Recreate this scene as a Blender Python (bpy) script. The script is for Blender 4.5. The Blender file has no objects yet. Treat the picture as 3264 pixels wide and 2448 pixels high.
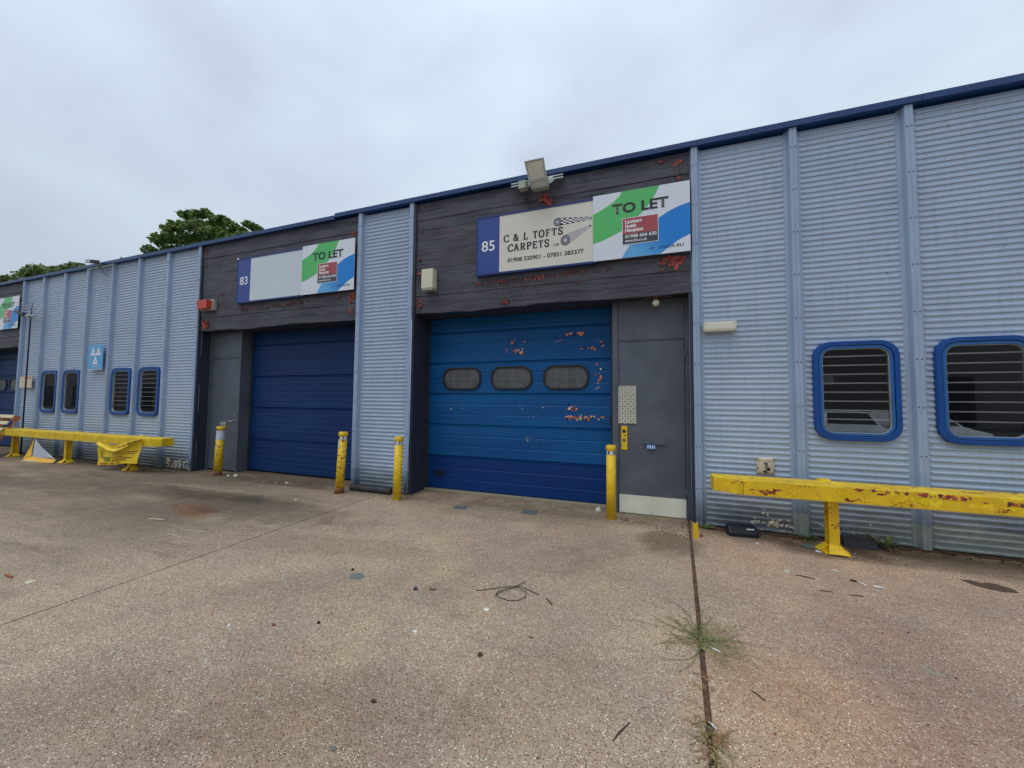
import bpy, bmesh, math, random
from mathutils import Vector, Matrix, noise
R = math.radians
random.seed(7)
scene = bpy.context.scene
COL = scene.collection

# ------------------------------------------------------------------ camera
cam_d = bpy.data.cameras.new('camera')
cam = bpy.data.objects.new('camera', cam_d); COL.objects.link(cam)
cam_d.sensor_width = 36.0
cam_d.lens = 1183.398 / 3264 * 36.0
cam_d.clip_start = 0.05; cam_d.clip_end = 2000
yaw, pitch, roll = -0.339259, 0.0486901, 0.0096314
f_ = Vector((math.sin(yaw)*math.cos(pitch), math.cos(yaw)*math.cos(pitch), math.sin(pitch)))
r_ = Vector((math.cos(yaw), -math.sin(yaw), 0)); u_ = r_.cross(f_)
rr = math.cos(roll)*r_ + math.sin(roll)*u_; uu = -math.sin(roll)*r_ + math.cos(roll)*u_
cam.matrix_world = Matrix(((rr.x, uu.x, -f_.x, 18.4965), (rr.y, uu.y, -f_.y, -5.7858), (rr.z, uu.z, -f_.z, 1.7001), (0, 0, 0, 1)))
scene.camera = cam

# ------------------------------------------------------------------ sky and sun (overcast)
SUN_EL, SUN_AZ = 66.0, 205.0     # azimuth clockwise from +Y
world = bpy.data.worlds.new('World'); scene.world = world; world.use_nodes = True
nt = world.node_tree; N = nt.nodes; L = nt.links
for n in list(N): N.remove(n)
out = N.new('ShaderNodeOutputWorld'); bg = N.new('ShaderNodeBackground'); bg.inputs['Strength'].default_value = 0.1
sky = N.new('ShaderNodeTexSky'); sky.sky_type = 'NISHITA'; sky.sun_disc = False
sky.sun_elevation = R(SUN_EL); sky.sun_rotation = R(SUN_AZ); sky.air_density = 1.0; sky.dust_density = 1.5
tc = N.new('ShaderNodeTexCoord')
mp = N.new('ShaderNodeMapping'); mp.inputs['Scale'].default_value = (1.0, 1.0, 1.9)
L.new(tc.outputs['Generated'], mp.inputs['Vector'])
n1 = N.new('ShaderNodeTexNoise'); n1.inputs['Scale'].default_value = 1.9; n1.inputs['Detail'].default_value = 4; n1.inputs['Roughness'].default_value = 0.42; n1.inputs['Distortion'].default_value = 0.35
L.new(mp.outputs[0], n1.inputs['Vector'])
n2 = N.new('ShaderNodeTexNoise'); n2.inputs['Scale'].default_value = 5.5; n2.inputs['Detail'].default_value = 5; n2.inputs['Distortion'].default_value = 0.3
L.new(mp.outputs[0], n2.inputs['Vector'])
mx = N.new('ShaderNodeMix'); mx.data_type = 'FLOAT'; mx.inputs[0].default_value = 0.22
L.new(n1.outputs['Fac'], mx.inputs[2]); L.new(n2.outputs['Fac'], mx.inputs[3])
cr = N.new('ShaderNodeValToRGB')
cr.color_ramp.elements[0].position = 0.37; cr.color_ramp.elements[0].color = (4.7, 5.45, 6.5, 1)
cr.color_ramp.elements[1].position = 0.60; cr.color_ramp.elements[1].color = (6.0, 6.95, 7.9, 1)
e = cr.color_ramp.elements.new(0.47); e.color = (5.35, 6.2, 7.25, 1)
L.new(mx.outputs[0], cr.inputs[0])
# a cloud layer is brighter overhead than at the horizon
sep = N.new('ShaderNodeSeparateXYZ'); L.new(tc.outputs['Generated'], sep.inputs[0])
mr = N.new('ShaderNodeMapRange'); mr.inputs['From Min'].default_value = 0.0; mr.inputs['From Max'].default_value = 1.0
mr.inputs['To Min'].default_value = 0.80; mr.inputs['To Max'].default_value = 1.6
L.new(sep.outputs['Z'], mr.inputs['Value'])
vm = N.new('ShaderNodeVectorMath'); vm.operation = 'SCALE'; L.new(cr.outputs[0], vm.inputs[0]); L.new(mr.outputs[0], vm.inputs['Scale'])
mc = N.new('ShaderNodeMix'); mc.data_type = 'RGBA'; mc.inputs[0].default_value = 0.93
L.new(sky.outputs[0], mc.inputs[6]); L.new(vm.outputs[0], mc.inputs[7])
L.new(mc.outputs[2], bg.inputs['Color']); L.new(bg.outputs[0], out.inputs[0])
sun_d = bpy.data.lights.new('sun', 'SUN'); sun_d.energy = 0.9; sun_d.angle = R(40); sun_d.color = (1, 0.96, 0.9)
sun = bpy.data.objects.new('sun', sun_d); COL.objects.link(sun)
d = Vector((math.sin(R(SUN_AZ))*math.cos(R(SUN_EL)), math.cos(R(SUN_AZ))*math.cos(R(SUN_EL)), math.sin(R(SUN_EL))))
sun.rotation_euler = d.to_track_quat('Z', 'Y').to_euler()
scene.view_settings.view_transform = 'Standard'; scene.view_settings.look = 'None'
scene.view_settings.gamma = 1; scene.view_settings.use_curve_mapping = False
scene.view_settings.exposure = 0.0

# ------------------------------------------------------------------ node helpers
def lin(r, g, b):
    f = lambda c: (c/255/12.92) if c/255 <= 0.04045 else ((c/255+0.055)/1.055)**2.4
    return (f(r), f(g), f(b), 1)
class G:
    """tiny node-graph builder"""
    def __init__(s, name, wp=False):
        s.wp = wp; s.m = bpy.data.materials.new(name); s.m.use_nodes = True
        s.t = s.m.node_tree; s.n = s.t.nodes; s.l = s.t.links
        s.b = s.n['Principled BSDF']; s.tc = None
    def set(s, inp, v):
        if isinstance(v, bpy.types.NodeSocket): s.l.new(v, inp)
        elif v is not None: inp.default_value = v
    def co(s, scale=None):
        if s.tc is None: s.tc = s.n.new('ShaderNodeNewGeometry' if s.wp else 'ShaderNodeTexCoord')
        src = s.tc.outputs['Position' if s.wp else 'Object']
        if scale is None: return src
        m = s.n.new('ShaderNodeMapping'); m.inputs['Scale'].default_value = scale
        s.l.new(src, m.inputs['Vector']); return m.outputs[0]
    def noise(s, scale, detail=4, rough=0.55, vec=None, dist=0, color=False):
        n = s.n.new('ShaderNodeTexNoise'); n.inputs['Scale'].default_value = scale; n.inputs['Detail'].default_value = detail
        n.inputs['Roughness'].default_value = rough; n.inputs['Distortion'].default_value = dist
        s.l.new(vec if vec is not None else s.co(), n.inputs['Vector']); return n.outputs['Color' if color else 'Fac']
    def vor(s, scale, feat='F1', vec=None, out='Distance'):
        n = s.n.new('ShaderNodeTexVoronoi'); n.feature = feat; n.inputs['Scale'].default_value = scale
        s.l.new(vec if vec is not None else s.co(), n.inputs['Vector']); return n.outputs[out]
    def rng(s, v, a, b, c=0.0, d=1.0, smooth=False):
        n = s.n.new('ShaderNodeMapRange'); n.inputs[1].default_value = a; n.inputs[2].default_value = b
        n.inputs[3].default_value = c; n.inputs[4].default_value = d
        if smooth: n.interpolation_type = 'SMOOTHSTEP'
        s.l.new(v, n.inputs[0]); return n.outputs[0]
    def math(s, op, a, b=None, c=None):
        n = s.n.new('ShaderNodeMath'); n.operation = op
        s.set(n.inputs[0], a); s.set(n.inputs[1], b)
        if c is not None: s.set(n.inputs[2], c)
        return n.outputs[0]
    def mix(s, f, a, b, mode='MIX'):
        n = s.n.new('ShaderNodeMix'); n.data_type = 'RGBA'; n.blend_type = mode
        s.set(n.inputs[0], f); s.set(n.inputs[6], a); s.set(n.inputs[7], b); return n.outputs[2]
    def ramp(s, v, stops):
        n = s.n.new('ShaderNodeValToRGB'); r = n.color_ramp
        r.elements[0].position = stops[0][0]; r.elements[0].color = stops[0][1]
        r.elements[1].position = stops[-1][0]; r.elements[1].color = stops[-1][1]
        for p, c in stops[1:-1]:
            e = r.elements.new(p); e.color = c
        s.l.new(v, n.inputs[0]); return n.outputs[0]
    def xyz(s):
        n = s.n.new('ShaderNodeSeparateXYZ'); s.l.new(s.co(), n.inputs[0]); return n.outputs
    def bump(s, h, strength=0.3, dist=0.01):
        n = s.n.new('ShaderNodeBump'); n.inputs['Strength'].default_value = strength; n.inputs['Distance'].default_value = dist
        s.l.new(h, n.inputs['Height']); s.l.new(n.outputs[0], s.b.inputs['Normal'])
    def fin(s, col=None, rough=0.5, metal=0.0, spec=0.5):
        s.set(s.b.inputs['Base Color'], col); s.set(s.b.inputs['Roughness'], rough)
        s.set(s.b.inputs['Metallic'], metal); s.b.inputs['Specular IOR Level'].default_value = spec
        return s.m
    def blob(s, cx, cy, rx, ry, edge=0.35, nz=0.6, nscale=3.0, ang=0):
        x, y, _ = s.xyz()
        dx = s.math('SUBTRACT', x, cx); dy = s.math('SUBTRACT', y, cy)
        ca, sa = math.cos(R(ang)), math.sin(R(ang))
        ux = s.math('ADD', s.math('MULTIPLY', dx, ca/rx), s.math('MULTIPLY', dy, sa/rx))
        uy = s.math('ADD', s.math('MULTIPLY', dx, -sa/ry), s.math('MULTIPLY', dy, ca/ry))
        dd = s.math('SQRT', s.math('ADD', s.math('MULTIPLY', ux, ux), s.math('MULTIPLY', uy, uy)))
        nn = s.math('MULTIPLY', s.math('SUBTRACT', s.noise(nscale, 9, 0.68, dist=0.5), 0.5), nz*2.6)
        return s.rng(s.math('ADD', dd, nn), 1-edge, 1+edge, 1, 0, True)

def simple(name, col, rough=0.5, metal=0, var=0.12, scale=6, bump=0.0, bscale=80, spec=0.5):
    g = G(name); f = g.noise(scale, 5)
    a = tuple(c*(1-var) for c in col[:3])+(1,); b = tuple(min(1, c*(1+var)) for c in col[:3])+(1,)
    c = g.mix(g.rng(f, 0.3, 0.7), a, b)
    if bump: g.bump(g.noise(bscale, 4), bump, 0.004)
    return g.fin(c, rough, metal, spec)

M = {}
def build_materials():
    # --- ground: exposed aggregate concrete
    g = G('exposed_aggregate_concrete')
    warp = g.co()
    v = g.vor(112, out='Color'); vsep = g.n.new('ShaderNodeSeparateColor'); g.l.new(v, vsep.inputs[0])
    stone = g.ramp(vsep.outputs[0], [(0.0, lin(74, 58, 48)), (0.22, lin(156, 136, 118)), (0.45, lin(202, 178, 158)), (0.7, lin(208, 192, 176)), (0.84, lin(222, 210, 192)), (0.93, lin(252, 250, 244))])
    matrix = g.mix(g.noise(40, 3), lin(128, 108, 94), lin(178, 158, 140))
    dist = g.vor(112)
    show = g.math('MULTIPLY', g.rng(dist, 0.32, 0.55, 1, 0), g.rng(g.noise(16, 4), 0.3, 0.62, 0.25, 1.0))
    c = g.mix(show, matrix, stone)
    # larger pale and dark chips
    v2 = g.vor(84, out='Color'); s2 = g.n.new('ShaderNodeSeparateColor'); g.l.new(v2, s2.inputs[0])
    d2 = g.vor(84)
    chip = g.math('MULTIPLY', g.rng(d2, 0.22, 0.34, 1, 0), g.rng(s2.outputs[1], 0.70, 0.73))
    c = g.mix(chip, c, g.mix(g.rng(s2.outputs[2], 0.44, 0.46), lin(84, 68, 58), lin(246, 240, 230)))
    # broad tone: warm, pinkish and grey drifts
    t1 = g.noise(0.55, 5, 0.6, dist=0.6); t2 = g.noise(1.7, 6, 0.62, dist=0.3)
    c = g.mix(g.rng(t1, 0.35, 0.68), g.mix(1, c, (0.93, 0.92, 0.92, 1), 'MULTIPLY'), g.mix(1, c, (1.13, 1.11, 1.04, 1), 'MULTIPLY'))
    c = g.mix(g.rng(t2, 0.38, 0.75), g.mix(1, c, (0.84, 0.83, 0.84, 1), 'MULTIPLY'), g.mix(1, c, (1.08, 1.05, 1.0, 1), 'MULTIPLY'))
    warm = g.rng(g.noise(0.9, 4, 0.5, g.co((1.3, 1, 1))), 0.5, 0.72)
    c = g.mix(g.math('MULTIPLY', warm, 0.35), c, g.mix(1, c, (1.10, 0.95, 0.82, 1), 'MULTIPLY'))
    x, y, z = g.xyz()
    # the left part of the yard is dirtier, in long drifts parallel to the building
    left = g.rng(x, 14.2, 12.0, 0, 1, True)
    drift = g.noise(0.9, 6, 0.62, g.co((0.35, 1.5, 1)), dist=0.5)
    near = g.rng(y, -4.2, -2.0, 0.12, 1, True)
    dk = g.math('MULTIPLY', g.math('MULTIPLY', left, near), g.rng(drift, 0.32, 0.56, 0.35, 1.0))
    c = g.mix(g.math('MULTIPLY', dk, 0.85), c, g.mix(1, c, (0.38, 0.385, 0.385, 1), 'MULTIPLY'))
    streak = g.rng(g.noise(2.2, 6, 0.7, g.co((0.25, 1.6, 1)), dist=0.4), 0.54, 0.72)
    fine = g.rng(g.noise(5.5, 8, 0.72, g.co((0.6, 1.3, 1)), dist=0.6), 0.50, 0.66)
    c = g.mix(g.math('MULTIPLY', fine, 0.38), c, g.mix(1, c, (0.70, 0.66, 0.63, 1), 'MULTIPLY'))
    c = g.mix(g.math('MULTIPLY', g.math('MULTIPLY', streak, g.rng(x, 15.5, 13.5, 0, 1, True)), 0.65), c, g.mix(1, c, (0.45, 0.43, 0.42, 1), 'MULTIPLY'))
    for (bx, by, rx, ry, k, colr, an) in [(12.7, -1.5, 1.9, 0.45, 0.5, (0.22, 0.2, 0.2, 1), 0), (10.6, -1.3, 2.2, 0.3, 0.45, (0.3, 0.27, 0.27, 1), 5),
            (11.95, -1.95, 0.6, 0.2, 0.7, (1.0, 0.6, 0.32, 1), -15), (18.78, -0.75, 0.35, 0.4, 0.7, (0.32, 0.3, 0.27, 1), 0),
            (20.6, -0.42, 0.6, 0.22, 0.75, (0.3, 0.29, 0.27, 1), 0), (22.3, -0.35, 1.6, 0.32, 0.65, (0.42, 0.45, 0.38, 1), -3),
            (19.4, -3.2, 0.6, 0.55, 0.3, (1.1, 0.9, 0.68, 1), 0), (17.0, -4.1, 0.7, 0.35, 0.3, (0.52, 0.46, 0.43, 1), 25), (16.0, -4.4, 1.1, 0.3, 0.3, (0.58, 0.5, 0.46, 1), 20), (17.8, -3.6, 0.5, 0.3, 0.25, (0.62, 0.52, 0.46, 1), 60), (15.0, -2.3, 1.2, 0.25, 0.3, (0.6, 0.56, 0.5, 1), 10), (20.3, -2.7, 0.5, 0.9, 0.3, (0.55, 0.5, 0.5, 1), 20),
            (16.2, -0.3, 1.9, 0.4, 0.4, (0.6, 0.6, 0.52, 1), 0), (15.8, -3.1, 0.9, 0.35, 0.2, (0.6, 0.55, 0.5, 1), 25), (17.8, -1.6, 0.7, 0.35, 0.35, (0.6, 0.6, 0.56, 1), 40),
            (19.0, -2.75, 0.14, 0.3, 0.4, (0.5, 0.45, 0.3, 1), 0)]:
        b = g.blob(bx, by, rx, ry, ang=an, nscale=2.5)
        c = g.mix(g.math('MULTIPLY', b, k), c, g.mix(1, c, colr, 'MULTIPLY'))
    c = g.mix(g.rng(x, 18.3, 19.6, 0, 1, True), g.mix(1, c, (1.36, 1.38, 1.31, 1), 'MULTIPLY'), g.mix(1, c, (1.42, 1.34, 1.27, 1), 'MULTIPLY'))
    # grime at the foot of the wall
    foot = g.math('MULTIPLY', g.rng(y, -0.42, -0.05, 0, 1, True), g.rng(g.noise(3, 5), 0.35, 0.65, 0.35, 0.85))
    c = g.mix(foot, c, g.mix(1, c, (0.42, 0.42, 0.36, 1), 'MULTIPLY'))
    h = g.math('ADD', g.math('MULTIPLY', g.rng(dist, 0.0, 0.5, 1, 0), 0.7), g.noise(30, 5))
    g.bump(h, 1.0, 0.011)
    M['ground'] = g.fin(c, g.rng(t2, 0.3, 0.7, 0.72, 0.92), 0, 0.35)
    M['asphalt'] = simple('asphalt', (0.055, 0.055, 0.055, 1), 0.9, 0, 0.25, 3, 0.4, 150)
    g = G('joint_dirt')
    c = g.ramp(g.noise(22, 5, 0.7), [(0.3, lin(48, 36, 28)), (0.5, lin(92, 66, 50)), (0.7, lin(120, 92, 70))])
    g.bump(g.noise(60, 5), 0.9, 0.01); M['joint'] = g.fin(c, 0.95)
    M['soil'] = simple('soil', lin(72, 56, 44), 0.95, 0, 0.5, 14, 0.9, 60)
    # --- cladding: grey-blue plastisol sheet
    def clad(name, base, corner=True):
        g = G(name, True); x, y, z = g.xyz()
        c = g.mix(g.rng(g.noise(1.3, 4), 0.3, 0.7), tuple(k*0.93 for k in base[:3])+(1,), tuple(k*1.05 for k in base[:3])+(1,))
        oi = g.n.new('ShaderNodeObjectInfo')
        c = g.mix(1, c, g.mix(oi.outputs['Random'], (0.94, 0.95, 0.96, 1), (1.03, 1.02, 1.0, 1)), 'MULTIPLY')
        st = g.noise(2.0, 5, 0.6, g.co((9, 1, 0.6)))
        c = g.mix(g.math('MULTIPLY', g.rng(st, 0.5, 0.75), 0.45), c, g.mix(1, c, (0.72, 0.74, 0.74, 1), 'MULTIPLY'))
        sp = g.rng(g.noise(17, 3), 0.70, 0.74); c = g.mix(g.math('MULTIPLY', sp, 0.45), c, lin(70, 80, 95))
        # splash-back dirt plus the rail's shade, both painted in, darker downward
        low = g.math('ADD', g.rng(z, 0.1, 0.75, 1, 0, True), g.math('MULTIPLY', g.math('SUBTRACT', g.noise(4, 5, 0.65, g.co((0.6, 1, 1.6))), 0.5), 0.9))
        c = g.mix(g.rng(low, 0.35, 1.1, 0, 0.85), c, lin(58, 66, 74))
        # bare, flaking bottom edge (whitish) with green
        fl = g.math('ADD', g.rng(z, 0.03, 0.24, 1, 0), g.math('MULTIPLY', g.math('SUBTRACT', g.noise(11, 6, 0.75, g.co((0.7, 1, 1.1))), 0.5), 2.4))
        flk = g.rng(fl, 1.02, 1.12)
        c = g.mix(flk, c, g.mix(g.noise(9, 3), lin(196, 196, 186), lin(140, 150, 136)))
        side = g.rng(x, 20.2, 20.4, 0, 1, True) if 'cap' in name else g.rng(x, 20.6, 22.2, 0.15, 1, True)
        gal = g.math('MULTIPLY', g.rng(g.math('ADD', g.rng(z, 0.05, 0.50, 1, 0), g.math('MULTIPLY', g.math('SUBTRACT', g.noise(3, 5), 0.5), 0.9)), 0.42, 0.5), side)
        c = g.mix(g.math('MULTIPLY', gal, 0.85), c, g.mix(g.noise(14, 4), lin(196, 206, 202), lin(116, 128, 128)))
        g.bump(g.noise(2.6, 4), 0.35, 0.02)
        return g.fin(c, g.rng(st, 0.3, 0.8, 0.34, 0.5), 0, 0.5)
    M['clad'] = clad('grey_blue_cladding', lin(172, 190, 212))
    M['cap'] = clad('grey_blue_capping', lin(158, 178, 205))
    M['rivet'] = simple('rivet_dark', (0.03, 0.035, 0.045, 1), 0.5)
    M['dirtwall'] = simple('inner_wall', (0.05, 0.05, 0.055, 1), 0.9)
    # --- blue trim with pale scuffs
    g = G('blue_roof_trim')
    c = g.mix(g.rng(g.noise(2.5, 4), 0.3, 0.7), lin(2, 48, 100), lin(10, 62, 120))
    c = g.mix(g.rng(g.noise(7, 5, 0.7, g.co((1, 1, 2))), 0.70, 0.72), c, lin(190, 190, 170))
    M['trim'] = g.fin(c, 0.38)
    # --- fascia: dark grey painted boards, blistered, red primer
    g = G('dark_grey_fascia_paint')
    n = g.noise(3.0, 6, 0.65, g.co((0.5, 1, 2)))
    c = g.mix(g.rng(n, 0.3, 0.7), lin(60, 60, 70), lin(90, 91, 100))
    c = g.mix(g.math('MULTIPLY', g.rng(g.noise(26, 5, 0.7), 0.60, 0.66), 0.6), c, lin(30, 28, 30))
    gr = g.rng(g.noise(3.0, 8, 0.75, g.co((0.35, 1, 26))), 0.56, 0.62)
    c = g.mix(g.math('MULTIPLY', gr, 0.5), c, lin(34, 32, 38))
    br = g.rng(g.noise(5.0, 7, 0.75, g.co((0.6, 1, 2.0))), 0.66, 0.70)
    c = g.mix(g.math('MULTIPLY', br, 0.6), c, lin(84, 56, 54))
    b1 = g.math('ADD', g.math('SUBTRACT', g.noise(9, 5, 0.7), g.math('MULTIPLY', gr, 0.4)), g.math('MULTIPLY', g.noise(45, 4, 0.6), 0.35))
    g.bump(b1, 0.8, 0.016); M['fascia'] = g.fin(c, 0.6, 0, 0.4)
    M['red_primer'] = simple('red_primer_paint', lin(176, 78, 64), 0.7, 0, 0.3, 25)
    M['dark_flake'] = simple('dark_grey_flake', lin(66, 60, 66), 0.6, 0, 0.3, 20)
    M['rust_flake'] = simple('brown_flake', lin(98, 52, 46), 0.8, 0, 0.4, 30)
    M['orange_flake'] = simple('orange_under_paint', lin(222, 128, 78), 0.7, 0, 0.3, 25)
    M['cream_flake'] = simple('cream_flake', lin(214, 200, 176), 0.7, 0, 0.2, 25)
    M['door_grey'] = simple('dark_grey_door_paint', lin(88, 95, 106), 0.48, 0, 0.2, 2.6, 0.18, 140)
    M['reveal'] = simple('dark_reveal', lin(44, 50, 64), 0.6, 0, 0.18, 3)
    M['black'] = simple('black_rubber', (0.014, 0.014, 0.016, 1), 0.5, 0, 0.2, 10)
    def blue(name, a, b, low=None, z0=0.66):
        g = G(name); x, y, z = g.xyz()
        c = g.mix(g.rng(g.noise(1.2, 5, 0.6, g.co((0.5, 1, 2.0))), 0.3, 0.7), a, b)
        c = g.mix(g.math('MULTIPLY', g.rng(g.noise(6, 6, 0.7, g.co((0.25, 1, 3))), 0.55, 0.75), 0.35), c, g.mix(1, c, (0.55, 0.6, 0.7, 1), 'MULTIPLY'))
        dust = g.rng(g.noise(30, 5, 0.75, g.co((0.3, 1, 2))), 0.66, 0.72)
        c = g.mix(g.math('MULTIPLY', dust, 0.18), c, lin(110, 150, 190))
        if low is not None:
            c = g.mix(g.rng(z, z0-0.006, z0+0.006, 1, 0), c, g.mix(g.noise(3, 4), low, tuple(k*1.35 for k in low[:3])+(1,)))
        g.bump(g.noise(22, 4, 0.6, g.co((0.4, 1, 2))), 0.25, 0.006)
        return g.fin(c, 0.5, 0, 0.3)
    M['blue85'] = blue('faded_blue_door', lin(0, 74, 134), lin(6, 92, 152), lin(0, 48, 106))
    M['blue83'] = blue('deep_blue_door', lin(8, 44, 94), lin(12, 56, 110))
    M['winblue'] = simple('window_frame_blue', lin(6, 70, 144), 0.4, 0, 0.15, 3)
    M['winblue_in'] = simple('inner_frame_blue', lin(40, 96, 160), 0.4, 0, 0.15, 4)
    M['signblue'] = simple('sign_navy', lin(44, 72, 148), 0.4, 0, 0.06, 2)
    M['framenavy'] = simple('sign_frame_navy', lin(24, 44, 112), 0.4, 0, 0.12, 3)
    M['cream'] = simple('cream_sign_face', lin(222, 218, 205), 0.42, 0, 0.035, 1.5)
    M['paleblue'] = simple('pale_grey_sign_face', lin(206, 216, 224), 0.42, 0, 0.03, 1.5)
    M['white_sign'] = simple('white_sign_face', lin(222, 228, 238), 0.35, 0, 0.02, 1.5)
    M['green'] = simple('sign_green', lin(86, 190, 104), 0.35, 0, 0.05, 1)
    g = G('sign_blue_fade'); x, y, z = g.xyz()
    M['sblue'] = g.fin(g.mix(g.rng(g.math('ADD', x, z), 0.7, 1.25), lin(96, 172, 226), lin(0, 128, 216)), 0.35)
    M['maroon'] = simple('sign_maroon', lin(168, 72, 78), 0.35, 0, 0.05, 2)
    M['charcoal'] = simple('sign_charcoal', lin(58, 62, 72), 0.35, 0, 0.05, 2)
    M['ink'] = simple('black_ink', lin(28, 28, 34), 0.45, 0, 0.05, 2)
    M['navyink'] = simple('navy_ink', lin(24, 60, 120), 0.45, 0, 0.05, 2)
    M['white'] = simple('white_paint', (0.84, 0.85, 0.86, 1), 0.45, 0, 0.04, 3)
    M['motblue'] = simple('light_blue_sign', lin(88, 168, 222), 0.4, 0, 0.06, 3)
    M['motgrey'] = simple('grey_ink', lin(130, 130, 140), 0.5)
    M['cream_plastic'] = simple('yellowed_plastic', lin(214, 212, 186), 0.45, 0, 0.08, 3)
    M['red_plastic'] = simple('red_plastic', lin(206, 70, 56), 0.35, 0, 0.08, 3)
    M['greymetal'] = simple('grey_cast_metal', lin(166, 172, 162), 0.5, 0.2, 0.15, 8)
    M['steel'] = simple('galvanised_steel', lin(176, 182, 184), 0.42, 0.7, 0.15, 8)
    M['black_pole'] = simple('black_painted_pole', lin(26, 36, 56), 0.5)
    M['brass'] = simple('dull_brass', lin(150, 116, 84), 0.5, 0.3)
    g = G('kick_plate'); x, y, z = g.xyz()
    M['kick'] = g.fin(g.mix(g.rng(g.noise(2.5, 5), 0.35, 0.7), lin(222, 224, 206), lin(246, 246, 230)), 0.42)
    g = G('checker_plate'); M['tread'] = g.fin(g.mix(g.noise(12, 4), lin(160, 160, 152), lin(186, 184, 174)), 0.42, 0.15)
    # --- yellow paints
    def yellow(name, red=0.62, dirt=0.5, grime=True, sc=1.0):
        g = G(name); x, y, z = g.xyz()
        c = g.mix(g.rng(g.noise(3*sc, 5), 0.3, 0.7), lin(222, 180, 22), lin(242, 204, 36))
        patch = g.rng(g.noise(4.2*sc, 6, 0.72, g.co((1, 1, 1.5))), 0.57, 0.585)
        c = g.mix(g.math('MULTIPLY', patch, 0.8), c, lin(252, 222, 40))
        crack = g.rng(g.vor(8*sc, 'DISTANCE_TO_EDGE', g.mix(0.08, g.co(), g.noise(6, 4, color=True))), 0.0, 0.012, 1, 0)
        crm = g.math('MULTIPLY', crack, g.rng(g.noise(2.3*sc, 4), 0.48, 0.6))
        c = g.mix(g.math('MULTIPLY', crm, 0.75), c, lin(92, 62, 20))
        if grime: c = g.mix(g.math('MULTIPLY', g.rng(g.noise(6*sc, 6, 0.7, g.co((1, 1, 0.5))), 0.5, 0.8), 0.5), c, lin(120, 98, 40))
        rd = g.rng(g.noise(7.5*sc, 5, 0.7, g.co((0.6, 1, 1.6))), red, red+0.012)
        c = g.mix(rd, c, g.mix(g.noise(30), lin(150, 44, 30), lin(110, 60, 46)))
        g.bump(g.math('SUBTRACT', g.noise(14*sc, 5, 0.7), g.math('MULTIPLY', rd, 0.6)), 0.4, 0.006)
        return g.fin(c, 0.5)
    M['yellow'] = yellow('chipped_yellow_paint', 0.605)
    M['yellow_clean'] = yellow('yellow_bollard_paint', 0.71, grime=False, sc=2.0)
    M['yellow_worn'] = yellow('worn_yellow_bollard_paint', 0.565, sc=2.2)
    M['yellow_dusty'] = yellow('dusty_yellow_paint', 0.73)
    M['rust'] = simple('rusty_brown', lin(124, 86, 52), 0.85, 0, 0.4, 20, 0.5, 60)
    M['tape'] = simple('weathered_white_tape', lin(206, 214, 224), 0.5, 0, 0.15, 18)
    # banner
    M['banner'] = simple('yellow_banner_vinyl', lin(242, 206, 20), 0.4, 0, 0.06, 2)
    M['banner_orange'] = simple('orange_yellow_vinyl', lin(238, 176, 24), 0.42, 0, 0.15, 9)
    M['banner_back'] = simple('grey_banner_back', lin(186, 194, 206), 0.5, 0, 0.05, 4)
    M['olive_ink'] = simple('olive_ink', lin(140, 128, 34), 0.5)
    M['wood_pale'] = simple('pale_weathered_wood', lin(206, 196, 160), 0.8, 0, 0.15, 12, 0.4, 60)
    M['wood_brown'] = simple('brown_block_wood', lin(168, 110, 66), 0.85, 0, 0.25, 12, 0.4, 60)
    M['darkbox'] = simple('black_plastic', lin(30, 34, 46), 0.5, 0, 0.2, 8, 0.3, 60)
    M['darkblock'] = simple('dark_grey_rubber', lin(52, 52, 58), 0.65, 0, 0.25, 9, 0.5, 40)
    M['greyplate'] = simple('grey_plate', lin(112, 116, 116), 0.6, 0, 0.2, 12)
    M['slate'] = simple('dark_slate_cover', lin(92, 100, 108), 0.6, 0, 0.25, 16)
    M['paper'] = simple('white_paper', lin(226, 230, 236), 0.6)
    M['twig'] = simple('dry_twig', lin(72, 52, 36), 0.8)
    M['cable'] = simple('black_cable', (0.02, 0.018, 0.016, 1), 0.5)
    M['tar'] = simple('dark_brown_patch', lin(84, 66, 56), 0.8, 0, 0.25, 20)
    M['beige_patch'] = simple('beige_cement_patch', lin(150, 142, 122), 0.8, 0, 0.08, 12)
    M['dryleaf'] = simple('dry_leaf', lin(132, 86, 56), 0.8, 0, 0.4, 30)
    M['white_scrap'] = simple('white_scrap', lin(232, 230, 222), 0.6)
    def leafy(name, a, b, tr=0.25):
        g = G(name); c = g.mix(g.rng(g.noise(2.3, 5, 0.7), 0.35, 0.65), a, b); m = g.fin(c, 0.5, 0, 0.4)
        t = g.n.new('ShaderNodeBsdfTranslucent'); g.l.new(c, t.inputs[0])
        ms = g.n.new('ShaderNodeMixShader'); ms.inputs[0].default_value = tr
        g.l.new(g.b.outputs[0], ms.inputs[1]); g.l.new(t.outputs[0], ms.inputs[2])
        g.l.new(ms.outputs[0], g.n['Material Output'].inputs[0]); return m
    M['leaf'] = leafy('maple_leaf', (0.06, 0.12, 0.025, 1), (0.26, 0.36, 0.09, 1), 0.35)
    M['leaf2'] = leafy('olive_leaf', (0.10, 0.15, 0.04, 1), (0.22, 0.28, 0.09, 1), 0.35)
    M['weed'] = leafy('weed_leaf', (0.13, 0.20, 0.06, 1), (0.24, 0.32, 0.12, 1), 0.2)
    M['grassy'] = leafy('wiry_grass', (0.20, 0.19, 0.07, 1), (0.36, 0.33, 0.15, 1), 0.1)
    M['drygrass'] = leafy('dry_reddish_grass', (0.34, 0.18, 0.07, 1), (0.38, 0.27, 0.13, 1), 0.1)
    M['bark'] = simple('bark', (0.09, 0.07, 0.05, 1), 0.9, 0, 0.3, 5)
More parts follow.
